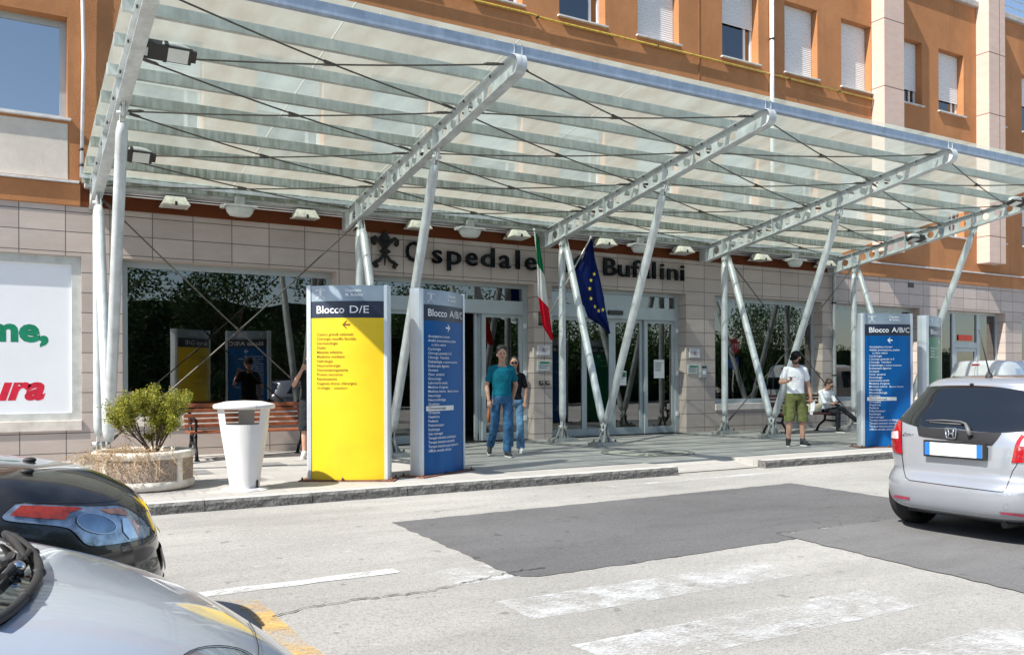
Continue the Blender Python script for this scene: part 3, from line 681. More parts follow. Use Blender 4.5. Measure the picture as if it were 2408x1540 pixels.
# bracing rods in the canopy plane and in two vertical bays
def rod(p0, p1, r=.011):
    p0, p1 = Vector(p0), Vector(p1); mb = MB(); d = (p1-p0).normalized(); L = (p1-p0).length
    pts = [p0.lerp(p1, k/14)-Vector((0, 0, .05*math.sin(math.pi*k/14))) for k in range(15)]
    mb.path(pts, r, 7)
    for a, s_ in ((p0, 1), (p1, -1)): mb.path([a, a+d*s_*.10, a+d*s_*.22, a+d*s_*.26], [.010, .022, .022, .010], 8)
    mb.path([p0.lerp(p1, .5)-Vector((0, 0, .05))-d*.07, p0.lerp(p1, .5)-Vector((0, 0, .05))+d*.07], .02, 8)
    return mb.build('bracing_rod', MAT['cable'], CA)
ny = [9.40, 10.85, 12.35, 13.85, 15.12]
for a, b in zip(BX, BX[1:]):
    for k in range(4):
        q = lambda y: zt(y)-.03
        rod((a+.08, ny[k], q(ny[k])), (b-.08, ny[k+1]-.1, q(ny[k+1]))); rod((a+.08, ny[k+1]-.1, q(ny[k+1])-.02), (b-.08, ny[k], q(ny[k])-.02))
for a, b in ((BX[0], BX[1]), (BX[3], BX[4])):
    rod((a+.05, 14.66, 4.2), (b-.1, 14.66, .42), .013); rod((a+.1, 14.72, .42), (b-.05, 14.72, 4.2), .013)

# ------------------------------------------------------------------ floodlights
mat('lamp_cream', (.72, .70, .60), .45, 0, .2, 12); mat('lamp_lens', (.62, .66, .64), .15, 0, .05); mat('lamp_steel', (.70, .71, .70), .35, .4); mat('rubber', (.025, .025, .025), .6)
def flood_down(label):
    r = thing('floodlight', label, 'floodlight', (0, 0, 0), 'lamps along the band under the canopy'); mb = MB()
    w0, w1 = .21, .15; d = .18
    mb.add([(-w0, -d, 0), (w0, -d, 0), (w0, d, 0), (-w0, d, 0), (-w1, -d*.6, .13), (w1, -d*.6, .13), (w1, d*.5, .15), (-w1, d*.5, .15)], [(0, 1, 5, 4), (1, 2, 6, 5), (2, 3, 7, 6), (3, 0, 4, 7), (4, 5, 6, 7)])
    mb.bbox(-w0-.012, w0+.012, -d-.012, d+.012, -.02, .0, .006); h = mb.build('housing', MAT['lamp_cream'], r)
    MB().box(-w0+.03, w0-.03, -d+.03, d-.03, -.026, -.021).build('lens', MAT['lamp_lens'], r)
    b = MB(); b.box(-.02, .02, -d-.02, -d-.008, -.03, .035); b.tube((-w0-.02, .02, -.005), (-w0-.02, .12, .05), .012); b.tube((w0+.02, .02, -.005), (w0+.02, .12, .05), .012); b.box(-.05, .05, d-.02, .26, .03, .07); b.build('bracket', MAT['rubber'], r)
    return r
def flood_lens(label):
    r = thing('floodlight', label, 'floodlight', (0, 0, 0), 'lamps along the band under the canopy'); mb = MB()
    mb.loft([((0, 0, -.15), .13, .07, 0), ((0, 0, -.14), .17, .10, 0), ((0, 0, -.08), .22, .13, 0), ((0, 0, -.02), .24, .145, 0), ((0, 0, 0), .245, .15, 0)], 20); mb.build('lens', MAT['lamp_lens'], r)
    b = MB(); b.bbox(-.27, .27, -.16, .16, 0, .035, .008); b.bbox(-.32, -.25, -.05, .05, -.03, .03, .01); b.build('housing', MAT['lamp_steel'], r)
    c = MB(); c.bbox(-.08, .08, -.05, .12, .06, .18, .01); c.tube((0, 0, .03), (0, 0, .07), .03); c.box(-.03, .03, .1, .3, .1, .14); c.build('bracket', MAT['foot_metal'], r)
    return r
ords = {2.5: 'nearest the left end of the canopy', 4.69: 'between the big window and the second beam', 6.89: 'above the bronze lily emblem and first big letter', 9.09: 'left of the Italian flag', 11.29: 'behind the top of the blue flag', 13.51: 'above the last letters of the wall lettering', 16.0: 'just right of the fourth beam', 18.35: 'nearest the downpipe at the right end of the canopy'}
p0 = None
for i, (x, wh) in enumerate(ords.items()):
    lb = 'cream wedge floodlight facing down, ' + wh
    if p0 is None: p0 = flood_down(lb); o = p0
    else: o = dup(p0); o['label'] = lb
    o.location = (x, 15.21, 4.31); o.rotation_euler = (R(random.uniform(-4, 8)), 0, R(random.uniform(-3, 3)))
p1 = None
for x, wh in ((3.54, 'above the big dark window at the left'), (7.98, 'above the letters p and e of the wall lettering'), (12.24, 'above the right doors behind a slanted post'), (17.17, 'above the right window with blinds')):
    lb = 'white floodlight with bulging glass lens, ' + wh
    if p1 is None: p1 = flood_lens(lb); o = p1
    else: o = dup(p1); o['label'] = lb
    o.location = (x, 15.16, 4.36)
def flood_beam(label):
    r = thing('floodlight', label, 'floodlight', (0, 0, 0), 'street lamps fixed to the end beams'); mb = MB()
    # local x points away from the beam, lens side faces -z
    mb.loft([((.30, 0, -.0), .24, .105, 0), ((.30, 0, .05), .24, .105, 0), ((.31, 0, .10), .19, .085, 0), ((.31, 0, .125), .10, .05, 0)], 22); mb.build('housing', MAT['lamp_steel'], r)
    b = MB(); b.bbox(.0, .5, -.10, .10, -.03, .0, .008); b.bbox(0, .20, -.09, .09, -.0, .09, .02); b.box(.2, .24, -.115, .115, -.02, .05); b.bbox(.48, .55, -.07, .07, -.02, .02, .006); b.build('gear_box', MAT['rubber'], r)
    MB().box(.24, .46, -.085, .085, -.036, -.031).build('lens', MAT['lamp_lens'], r)
    a = MB(); a.box(-.02, .03, -.05, .05, -.05, .06); a.tube((0, 0, 0), (.08, 0, 0), .03); a.build('bracket', MAT['galvanised'], r); return r
fb = flood_beam('large grey lamp with black gear box high on the left end beam')
fb.location = (BX[0]+.09, 10.35, zb(10.35)+.10); fb.rotation_euler = (R(-38), 0, 0)
for loc, rz, lb in (((BX[0]+.09, 13.35, zb(13.35)+.12), 0, 'smaller seeming grey lamp lower on the left end beam behind the slanted post'), ((BX[4]-.09, 12.7, zb(12.7)+.06), math.pi, 'grey lamp with black gear box low on the right end beam'), ((BX[4]-.09, 10.35, zb(10.35)+.10), math.pi, 'grey lamp high on the right end beam at the photo edge')):
    o = dup(fb); o['label'] = lb; o.location = loc; o.rotation_euler = (R(-38) if rz == 0 else R(20), 0, rz)

# ================================================================== SIGN TOTEMS
mat('totem_alu', (.60, .64, .68), .35, .35, .06, 2); mat('totem_head', (.30, .37, .44), .3, .2, .1, 4); mat('totem_navy', (.022, .030, .055), .35, 0, .2, 5)
mat('totem_yellow', (.76, .53, .015), .38, 0, .06, 2.5); mat('totem_blue', (.002, .095, .31), .36, 0, .15, 3, spec=.25, streak=True); mat('totem_green', (.005, .15, .075), .32, 0, .12, 3)
mat('ink_white', (.85, .86, .88), .5); mat('ink_brown', (.16, .075, .01), .5); mat('ink_dark', (.02, .02, .03), .5); mat('rust_plate', (.19, .08, .045), .8, 0, .4, 14); mat('totem_fade', (.10, .32, .22), .4)
TW, TZ0, TZ1 = 1.06, PZ+.02, 2.59
def tsurf(x): return .085+.075*(1-(2*x/.93)**2)
def lily(kind='flat'):
    """stroke list of the lily-cross ornament in a unit box (-.5...5)"""
    st = []
    for sx in (-1, 1):
        st.append(([(0, .02), (sx*.08, .16), (sx*.20, .30), (sx*.33, .37), (sx*.42, .31), (sx*.42, .21), (sx*.34, .19)], [.035, .05, .055, .06, .05, .04, .03]))
        st.append(([(0, -.05), (sx*.07, -.15), (sx*.17, -.27), (sx*.30, -.33), (sx*.40, -.40), (sx*.34, -.47), (sx*.26, -.43)], [.03, .045, .05, .055, .05, .04, .03]))
        st.append(([(0, .04), (sx*.05, .22), (sx*.13, .40), (sx*.06, .47)], [.02, .03, .04, .03]))
        st.append(([(0, -.0), (sx*.10, .03), (sx*.17, -.0), (sx*.10, -.05), (0, -.03)], [.03, .03, .035, .03, .03]))
    st.append(([(0, -.04), (0, -.2), (0, -.42)], [.05, .03, .015])); st.append(([(0, .05), (0, .3), (0, .5)], [.03, .045, .06]))
    return st
def lily_flat(mb, cx_, cz, s, fn):
    for pts, rs in lily():
        for (a, b), (ra, rb) in zip(zip(pts, pts[1:]), zip(rs, rs[1:])):
            d = Vector((b[0]-a[0], b[1]-a[1])); 
            if d.length < 1e-6: continue
            d.normalize(); n = Vector((-d.y, d.x)); k = .42
            q = [(a[0]+n.x*ra*k, a[1]+n.y*ra*k), (a[0]-n.x*ra*k, a[1]-n.y*ra*k), (b[0]-n.x*rb*k, b[1]-n.y*rb*k), (b[0]+n.x*rb*k, b[1]+n.y*rb*k)]
            mb.add([fn(cx_+x*s, cz+z*s) for x, z in q], [(0, 1, 2, 3)])
def totem(label, field, head, arrow, lines, ink, listscale=1.0, sticker=None, sticks=None):
    r = thing('direction_totem', label, 'sign', (0, 0, 0), 'curved direction totems on the pavement')
    def fn(x, z, off=.004): return (x, -(tsurf(x)+off), z)
    def face(z0, z1, off=0.):
        mb = MB(); n = 24
        for sgn in (-1, 1):
            vs = []
            for k in range(n+1):
                x = -.465+.93*k/n; vs += [(x, sgn*(tsurf(x)+off), z0), (x, sgn*(tsurf(x)+off), z1)]
            mb.add(vs, [(2*i, 2*i+2, 2*i+3, 2*i+1) if sgn < 0 else (2*i, 2*i+1, 2*i+3, 2*i+2) for i in range(n)], True)
        return mb
    H0, H1 = 2.395, 2.185
    p = face(TZ0, H1); pan = p.build('panel', field, r)
    face(H1, H0).build('name_band', MAT['totem_navy'], r)
    hd = face(H0, TZ1); n = 24
    xs_ = [-.465+.93*k/n for k in range(n+1)]
    hd.add([(x, -tsurf(x), TZ1) for x in xs_]+[(x, tsurf(x), TZ1) for x in xs_[::-1]], [tuple(range(2*(n+1)))]); hd.build('header', MAT['totem_head'], r)
    for sx in (-1, 1):
        out = [(sx*.462, -.098), (sx*.50, -.098), (sx*.522, -.07), (sx*.53, 0), (sx*.522, .07), (sx*.50, .098), (sx*.462, .098)]
        if sx > 0: out = out[::-1]
        mb = MB(); mb.add([(x, y, z) for z in (TZ0, TZ1+.006) for x, y in out], [(i, i+1, i+8, i+7) for i in range(6)]+[tuple(range(6, -1, -1)), tuple(range(7, 14))]+[(6, 0, 7, 13)])
        mb.build('side_profile', MAT['totem_alu'], r)
    def both(mb, name, m):
        mb.build(name, m, r); b_ = MB(); b_.v = [(-x, -y, z) for x, y, z in mb.v]; b_.f = list(mb.f); b_.sm = list(mb.sm); b_.build(name, m, r)
    def put_text(mb, txt, x, z, size, bold=0., shear=0., xs2=1.):
        me = text_mesh(txt, size, bold, shear); o0 = len(mb.v); mb.mesh(me)
        for i in range(o0, len(mb.v)): v = mb.v[i]; mb.v[i] = fn(x+v[0]*xs2, z+v[1])
        return max((v.co.x for v in me.vertices), default=0)*xs2
    mb = MB(); put_text(mb, 'Ospedale', -.01, 2.51, .052, .01); put_text(mb, 'M. Bufalini', -.01, 2.455, .052, .01)
    lily_flat(mb, -.33, 2.49, .145, fn); both(mb, 'header_lettering', MAT['ink_white'])
    mb = MB(); w0 = ttw('Blocco', .132, .028); put_text(mb, 'Blocco', -.39, 2.245, .132, .014, 0, .31/w0 if False else .37/w0); w1_ = ttw(head, .132, .022)
    put_text(mb, head, .035, 2.245, .132, .003, 0, (.25 if len(head) < 5 else .405)/w1_); both(mb, 'block_lettering', MAT['ink_white'])
    mb = MB(); s_ = arrow; ax, az = .0, 2.10
    for P in ([(-.045, -.008), (.05, -.011), (.05, .011), (-.045, .008)], [(-.05, 0), (.0, .05), (.012, .048), (-.028, 0)], [(-.05, 0), (-.028, 0), (.012, -.048), (.0, -.05)]):
        mb.add([fn(ax+s_*x, az+z) for x, z in P], [(0, 1, 2, 3)])
    z = 1.965
    for ln in lines:
        if ln:
            it = ln.startswith('/'); t_ = ln.lstrip('/'); x = -.385
            if t_.startswith('>'): x += .055; t_ = t_[1:]
            sp = t_.split('|'); wd = put_text(mb, sp[0], x, z, .050, .004, .2 if it else 0, listscale)
            if len(sp) > 1: put_text(mb, sp[1], x+wd+.02, z, .042 if not it else .05, .003, .2 if sp[1].startswith('a') else 0, listscale*.95)
        z -= .0555
    both(mb, 'list_lettering', MAT[ink])
    if sticker:
        sz = 1.965-.0555*sticker; mb = MB(); n = 8
        vs = [fn(-.42+.55*k/n, sz+dz, .006) for k in range(n+1) for dz in (-.018, .046)]; mb.add(vs, [(2*i, 2*i+2, 2*i+3, 2*i+1) for i in range(n)]); st = mb.build('paper_sticker', mat('paper', (.78, .78, .76), .7), r)
        mb = MB(); me = text_mesh('Oncoematologia', .048, .008); mb.mesh(me); mb.v = [fn(-.385+v[0], sz+v[1], .009) for v in mb.v]; mb.build('sticker_lettering', MAT['ink_dark'], st)
    mb = MB(); mb.bbox(-.60, .60, -.20, .20, PZ+.001, PZ+.016, .003); mb.box(-.5, .5, -.06, .06, PZ+.016, TZ0+.01)
    b = mb.build('base_plate', MAT['rust_plate'], r); mb = MB()
    for x, y in ((-.56, -.16), (-.05, -.18), (.56, -.16), (.56, .16), (-.56, .16)): mb.tube((x, y, PZ+.016), (x, y, PZ+.05), .012, n=6)
    mb.build('bolts', MAT['rust_plate'], b)
    return r
L1 = ['Centro grandi ustionati', 'Chirurgia maxillo facciale', 'Dermatologia', 'Dialisi', 'Malattie infettive', 'Medicina nucleare', 'Nefrologia', 'Neurochirurgia', 'Otorinolaringoiatria', 'Pronto soccorso', 'Rianimazione', 'Degenza breve chirurgica', 'Urologia -|ambulatori']
L2 = ['/Accettazione ricoveri', '/Analisi: prenotazione, prelievi', '/>e ritiro referti', 'Cardiologia', 'Chirurgia generale I e II', 'Chirurgia  Vascolare', 'Diabetologia|e malattie metaboliche', 'Endoscopia digestiva', '/Farmacia', '/Fisica  sanitaria', 'Ginecologia', 'Laboratorio analisi', "Medicina d'urgenza", 'Medicina interna|  Medicina Vascolare', 'Neurologia', 'Neuroradiologia', 'Oculistica', '', 'Ortopedia', 'Ostetricia', 'Pediatria', 'Poliambulatori', 'Radiologia', 'Sala convegni', 'Terapia intensiva cardiologica', 'Terapia intensiva neonatale', 'Terapia intensiva post operatoria', '/Ufficio cartelle cliniche']
t1 = totem('yellow direction totem reading Blocco D/E beside the white litter bin', MAT['totem_yellow'], 'D/E', 1, L1, 'ink_brown')
t1.location = (3.80, 10.50, 0); t1.rotation_euler = (0, 0, R(-32.6))
t2 = totem('blue direction totem Blocco A/B/C beside the yellow one, arrow to the right', MAT['totem_blue'], 'A/B/C', -1, L2, 'ink_white', .98, 17)
t2.location = (5.09, 10.60, 0); t2.rotation_euler = (0, 0, R(29))
t3 = totem('blue direction totem Blocco A/B/C behind the silver car, arrow to the left', MAT['totem_blue'], 'A/B/C', 1, L2, 'ink_white', .98, 17)
t3.location = (14.03, 10.30, 0); t3.rotation_euler = (0, 0, R(-21))
t4 = totem('green direction totem seen almost edge on behind the silver car', MAT['totem_green'], 'D/E', -1, ['Pronto soccorso', 'Centro', 'Terapia', 'Medicina nucleare'], 'ink_white')
t4.location = (15.55, 10.42, 0); t4.rotation_euler = (0, 0, R(20))

# ================================================================== WALL LETTERING AND EMBLEM
s = NT('mirror_dark', .22, 1., .1); s.col(s.ramp(s.noise(3, 3), [(.3, (.003, .003, .003)), (.7, (.02, .02, .02))])); MAT['mirror_dark'] = s.m
mat('bronze_black', (.012, .014, .013), .4, .5)
def px_x(p, y=YW): d = ray(p, 850); return d.x*y/d.y
WL = thing('wall_lettering', 'dark metal letters Ospedale M. Bufalini on the tiles above the entrance doors', 'sign', (9.9, YW-.1, 3.6))
CAPS = .40/.729
LZ = 3.70
def letter(ch, a, b, base=LZ):
    me = text_mesh(ch, CAPS, .012, 0, .045); x0 = min(v.co.x for v in me.vertices); x1 = max(v.co.x for v in me.vertices)
    X0, X1 = px_x(a), px_x(b); k = (X1-X0)/(x1-x0)
    k = max(.8, min(1.5, k)); cxm = (X0+X1)/2-(x0+x1)/2*k
    mb = MB().mesh(me, Matrix(((k, 0, 0, cxm), (0, 0, -1, YW-.075), (0, 1, 0, base), (0, 0, 0, 1))))
    for xx in (X0+.03, X1-.03): mb.tube((xx, YW-.07, base+.08), (xx, YW-.001, base+.08), .006, n=6)
    return mb.build('letter', MAT['mirror_dark'], WL)
for ch, a, b in (('O', 1288, 1342), ('s', 1372, 1404), ('p', 1420, 1465), ('e', 1479, 1517), ('d', 1528, 1571), ('a', 1586, 1622), ('l', 1637, 1652), ('e', 1668, 1704), ('M', 1790, 1846), ('.', 1856, 1864), ('B', 1918, 1959), ('u', 1964, 2000), ('f', 2006, 2034), ('a', 2040, 2066), ('l', 2072, 2084), ('i', 2098, 2110), ('n', 2120, 2154), ('i', 2162, 2174)): letter(ch, a, b)
em = MB(); ex, ez, es = (px_x(1180)+px_x(1264))/2, 3.86, .66
for pts, rs in lily(): em.path([(ex+x*es*.95, YW-.07-.03*abs(x), ez+z*es) for x, z in pts], [q_*es*1.05 for q_ in rs], 8)
for sx in (-1, 1):
    em.ell((ex+sx*.34*es, YW-.10, ez+.21*es), .05, nu=10, nv=8); em.ell((ex+sx*.27*es, YW-.10, ez-.44*es), .045, nu=10, nv=8)
em.ell((ex, YW-.08, ez+.42*es), (.07, .05, .10), nu=12, nv=8); em.ell((ex, YW-.08, ez+.0), (.06, .05, .06), nu=12, nv=8)
WE = em.build('wall_emblem', MAT['bronze_black']); tag(WE, 'black cast lily emblem on the tiles left of the wall lettering', 'emblem')

# plaques, boxes, posters
def plaque(name, label, px0, px1, py0, py1, m, ink=None, rows=4, cat='plaque', th=.02, y=YW, green=False):
    a = ray(px0, py0); c = ray(px1, py1); p = a*(y/a.y); q = c*(y/c.y); x0, x1, z1, z0 = p.x, q.x, CZ+p.z, CZ+q.z
    o = MB().bbox(x0, x1, y-th, y-.001, z0, z1, .004).build(name, m); tag(o, label, cat)
    mb = MB(); W = x1-x0; Hh = z1-z0; rnd = random.Random(int(px0))
    if green: MB().box(x0+W*.2, x1-W*.05, y-th-.003, y-th-.0005, z1-Hh*.28, z1-Hh*.1).build('green_heading', mat('plaque_green', (.01, .16, .08), .5), o)
    for k in range(rows):
        z = z1-Hh*((.40 if green else .2)+.5*k/rows); wv_ = rnd.uniform(.5, .8)
        x = x0+W*.12
        while x < x0+W*(.12+wv_): l = rnd.uniform(.03, .08)*W; mb.box(x, x+l, y-th-.003, y-th-.0005, z, z+Hh*.035); x += l+W*.02
    mb.build('small_print', MAT['ink_dark'], o); return o, (x0, x1, z0, z1)
mat('plaque_white', (.68, .68, .70), .4); mat('plaque_glass', (.50, .54, .52), .25); mat('ink_red', (.35, .01, .02), .5)
for a, b, lb in ((1711, 1752, 'white plaque with dark red ribbon sign on the pillar left of the right doors'), (2196, 2229, 'white plaque with dark red ribbon sign on the pillar right of the right doors')):
    o, (x0, x1, z0, z1) = plaque('wall_plaque', lb, a, b, 1101 if a < 2000 else 1111, 1132 if a < 2000 else 1140, MAT['plaque_white'], rows=3)
    mb = MB(); xm, zm, h = (x0+x1)/2, (z0+z1)/2, (z1-z0)*.17
    for s_ in (-1, 1): mb.path([(xm-s_*h, YW-.026, zm-h), (xm+s_*h*.4, YW-.026, zm+h*.6), (xm, YW-.026, zm+h*1.2)], .006, 6)
    mb.build('ribbon_mark', MAT['ink_red'], o)
plaque('wall_plaque', 'pale green headed plaque under a white plaque, left of the right doors', 1711, 1751, 1149, 1182, MAT['plaque_glass'], rows=4, green=True)
plaque('wall_plaque', 'pale green headed plaque beside the grey letter box right of the doors', 2190, 2222, 1162, 1192, MAT['plaque_glass'], rows=4, green=True)
for a, lb in ((1717, 'left of the two dark wall sockets low on the pillar'), (1737, 'right of the two dark wall sockets low on the pillar')):
    d = ray(a, 1213); p = d*(YW/d.y); x, z = p.x, CZ+p.z; r = MB().bbox(x, x+.085, YW-.06, YW-.001, z-.09, z, .006).build('wall_socket', MAT['rubber']); tag(r, lb, 'socket')
    MB().bbox(x+.01, x+.075, YW-.072, YW-.06, z-.06, z-.01, .004).build('socket_lid', mat('socket_grey', (.2, .2, .2), .5), r)
d = ray(2225, 1160); p = d*(YW/d.y); x, z = p.x, CZ+p.z
o = MB().bbox(x, x+.20, YW-.10, YW-.001, z-.33, z, .01).build('letter_box', mat('box_grey', (.35, .38, .38), .45, .3)); tag(o, 'small grey metal letter box on the pillar right of the doors', 'letter box')
MB().box(x+.03, x+.17, YW-.104, YW-.1005, z-.10, z-.05).build('slot', MAT['rubber'], o); MB().box(x+.05, x+.15, YW-.104, YW-.1005, z-.25, z-.16).build('label_plate', MAT['plaque_white'], o)
o, _ = plaque('paper_notice', 'tall white paper notice taped inside the glass right of the sliding doors', 2084, 2117, 1146, 1205, MAT['paper'], rows=5, cat='notice', th=.004, y=YD-.01)
o, (x0, x1, z0, z1) = plaque('paper_notice', 'small notice with a picture on the middle sliding door', 1972, 1996, 1182, 1228, MAT['paper'], rows=3, cat='notice', th=.004, y=YD+.055)
MB().box(x0+.02, x1-.02, YD+.044, YD+.0475, z1-.14, z1-.03).build('notice_picture', mat('plaque_green', (.01, .16, .08)), o)

# ================================================================== FLAGS
br = MB(); bxp = (9.86, YW, 2.72)
br.box(9.78, 9.94, YW-.02, YW-.001, 2.55, 2.85); br.box(9.80, 9.83, YW-.16, YW-.02, 2.6, 2.75); br.box(9.89, 9.92, YW-.16, YW-.02, 2.6, 2.75); br.tube((9.74, YW-.12, 2.72), (9.98, YW-.12, 2.72), .02)
o = br.build('flag_bracket', mat('dark_iron', (.06, .055, .05), .6, .5)); tag(o, 'iron double flag bracket on the pillar between the two doors', 'bracket')
def P3(px, py, y): d = ray(px, py); q = d*(y/d.y); return Vector((q.x, q.y, CZ+q.z))
def on_pole(A, B, py):
    lo, hi = 0., 1.
    for _ in range(40):
        m_ = (lo+hi)/2; q = A.lerp(B, m_); r_ = q-Vector((0, 0, CZ)); b = r_.dot(fw); v = -r_.z/b*FOC
        if (v+894/2408)*3264 > py: lo = m_
        else: hi = m_
    return A.lerp(B, lo)
s = NT('it_cloth', .85, 0, .2); uvn = s.n('ShaderNodeAttribute'); uvn.attribute_name = 'drop'
rp = s.n('ShaderNodeValToRGB'); rp.color_ramp.interpolation = 'CONSTANT'; e = rp.color_ramp.elements; e[0].color = (.0, .20, .07, 1); e[1].position = .33; e[1].color = (.82, .82, .82, 1); e2 = e.new(.64); e2.color = (.70, .01, .03, 1)
s.l(uvn.outputs['Fac'], rp.inputs[0])
def clothify(s, colour):
    tl = s.n('ShaderNodeBsdfTranslucent'); mm = s.n('ShaderNodeMixShader'); mm.inputs[0].default_value = .35; s.l(colour, s.b.inputs['Base Color']); s.l(colour, tl.inputs[0]); s.l(s.b.outputs[0], mm.inputs[1]); s.l(tl.outputs[0], mm.inputs[2]); s.l(mm.outputs[0], s.out.inputs[0])
clothify(s, rp.outputs[0]); MAT['it_cloth'] = s.m
s = NT('eu_cloth', .8, 0, .2); cc = s.ramp(s.noise(2, 3), [(.3, (.004, .012, .09)), (.7, (.006, .022, .15))]); clothify(s, cc); MAT['eu_cloth'] = s.m
def flag(name, label, base, tip_px, ty, rows, m, nu=18, amp=.05, folds=3.2):
    tip = P3(*tip_px, ty); root = thing(name, label, 'flag', base); base = Vector(base)
    pm = MB(); pm.tube(base, tip, .017, .014); pm.ell(tip, .028); pm.build('pole', mat('flag_pole', (.68, .68, .66), .35, .4), root)
    mb = MB(); nv = 40; vs = []; att = []
    def row(t):
        f = t*(len(rows)-1); i = min(int(f), len(rows)-2); f -= i; a, b = rows[i], rows[i+1]; return [a[j]+(b[j]-a[j])*f for j in range(4)]
    ys = [r_[0] for r_ in rows]
    def pt(u, t):
        py, xl, xr, dp = row(t); depth = ty+.10+dp+amp*(.25+t)*math.sin(u*folds*math.pi+t*1.5)+.02*math.sin(u*17+t*6)
        return P3(xl+(xr-xl)*u, py, depth)
    for j in range(nv+1):
        for i in range(nu+1): vs.append(pt(i/nu, j/nv)); att.append((row(j/nv)[0]-ys[0])/(ys[-1]-ys[0]) + (i/nu-.5)*-.10)
    mb.add(vs, [(j*(nu+1)+i, j*(nu+1)+i+1, (j+1)*(nu+1)+i+1, (j+1)*(nu+1)+i) for j in range(nv) for i in range(nu)], True)
    c = mb.build('cloth', m, root); at_ = c.data.attributes.new('drop', 'FLOAT', 'POINT'); at_.data.foreach_set('value', att); return root, c, pt, row
flag('national_flag', 'limp green white and red Italian flag on a pole between the doors', (9.84, YW-.14, 2.72), (1703, 733), 14.35,
     [(745, 1706, 1714, 0), (790, 1709, 1722, 0), (841, 1712, 1730, .0), (900, 1714, 1738, 0), (935, 1714, 1742, 0), (992, 1722, 1750, .05), (1041, 1731, 1757, .08), (1084, 1756, 1764, .1)], MAT['it_cloth'], 12, .03, 2.2)
er, ecl, ept, erow = flag('union_flag', 'dark blue flag with yellow stars on a slanted pole between the doors', (9.92, YW-.14, 2.70), (1883, 757), 14.35,
     [(762, 1880, 1888, 0), (822, 1858, 1896, 0), (880, 1826, 1911, .0), (919, 1834, 1919, 0), (953, 1842, 1926, 0), (978, 1862, 1929, 0), (1012, 1873, 1935, .03), (1036, 1912, 1940, .05), (1064, 1940, 1946, .07)], MAT['eu_cloth'], 22, .045, 3.4)
mb = MB()
for zx, zy in ((502, 357), (480, 397), (472, 452), (480, 517), (505, 570), (530, 597), (557, 590)):
    px, py = 1650+zx*.487, 700+zy*.487; best = min(((erow(t/60)[0]-py)**2, t/60) for t in range(61))[1]; r_ = erow(best); u = (px-r_[1])/(r_[2]-r_[1])
    base_d = ept(min(max(u, 0), 1), best).y; sc = 7.5
    P = []
    for k in range(10): a = math.pi/2+k*math.pi/5; rr = sc if k % 2 == 0 else sc*.42; P.append(P3(px+rr*math.cos(a)*.8, py-rr*math.sin(a), base_d-.03))
    P.append(P3(px, py, base_d-.03)); mb.add(P, [(10, k, (k+1) % 10) for k in range(10)])
mb.build('stars', mat('star_yellow', (.85, .65, .08), .6), er)
# ================================================================== PLANTER WITH SHRUB
mat('concrete_white', (.66, .62, .55), .85, 0, .2, 8, .4); s = NT('pebble_panel', .9); n = s.noise(70, 4)
s.col(s.ramp(n, [(.35, (.16, .11, .085)), (.5, (.36, .28, .22)), (.7, (.55, .47, .40))])); s.bump(n, 1., .02); MAT['pebble_panel'] = s.m; mat('soil', (.09, .06, .04), .95, bump=.8)
PC = Vector((1.46, 11.02, PZ)); pl = thing('planter', 'round concrete planter with pebble panels at the left end of the pavement', 'planter', PC)
PR = .56
mb = MB(); mb.lathe([(PR-.08, .0), (PR-.02, .02), (PR, .05), (PR, .105), (PR-.03, .115), (PR-.03, .36), (PR, .37), (PR+.005, .435), (PR-.02, .45), (PR-.09, .45), (PR-.10, .40)], PC, 48)
for k in range(4): a = k*math.pi/2-.95; mb.bbox(PC.x-.035, PC.x+.035, PC.y-PR-.002, PC.y-PR+.06, PZ+.10, PZ+.38, .006, Matrix.Rotation(a, 3, 'Z'), PC)
mb.build('bowl', MAT['concrete_white'], pl)
MB().lathe([(PR-.022, .114), (PR-.018, .14), (PR-.018, .335), (PR-.022, .361)], PC, 48).build('pebble_band', MAT['pebble_panel'], pl)
MB().lathe([(.001, .41), (PR-.1, .40)], PC, 24).build('soil', MAT['soil'], pl)

def m_leaf(name, cols, tl=.35):
    s = NT(name, .55, 0, .35); oi = s.n('ShaderNodeNewGeometry'); c = s.ramp(oi.outputs['Random Per Island'], [(i/(len(cols)-1), c_) for i, c_ in enumerate(cols)])
    t_ = s.n('ShaderNodeBsdfTranslucent'); mm = s.n('ShaderNodeMixShader'); mm.inputs[0].default_value = tl
    s.l(c, s.b.inputs['Base Color']); s.l(c, t_.inputs[0]); s.l(s.b.outputs[0], mm.inputs[1]); s.l(t_.outputs[0], mm.inputs[2]); s.l(mm.outputs[0], s.out.inputs[0]); MAT[name] = s.m; return s.m
m_leaf('shrub_leaf', [(.08, .12, .015), (.20, .25, .02), (.38, .36, .04), (.50, .44, .08), (.16, .20, .03)]); m_leaf('dry_leaf', [(.30, .17, .07), (.50, .38, .22), (.40, .20, .08), (.58, .48, .33)]); m_leaf('tree_leaf', [(.020, .055, .014), (.035, .085, .02), (.06, .125, .03), (.028, .065, .018)], .25)
mat('bark', (.13, .09, .06), .9, 0, .3, 20, .6); mat('dry_stem', (.48, .38, .25), .9, 0, .3, 30)
def leaf(mb, p, d, L, W, rnd):
    d = d.normalized(); n = Vector((rnd.uniform(-1, 1), rnd.uniform(-1, 1), rnd.uniform(-.2, 1))); s_ = d.cross(n)
    if s_.length < 1e-4: return
    s_.normalize(); mb.add([p, p+d*L*.5+s_*W*.5, p+d*L, p+d*L*.5-s_*W*.5], [(0, 1, 2, 3)])
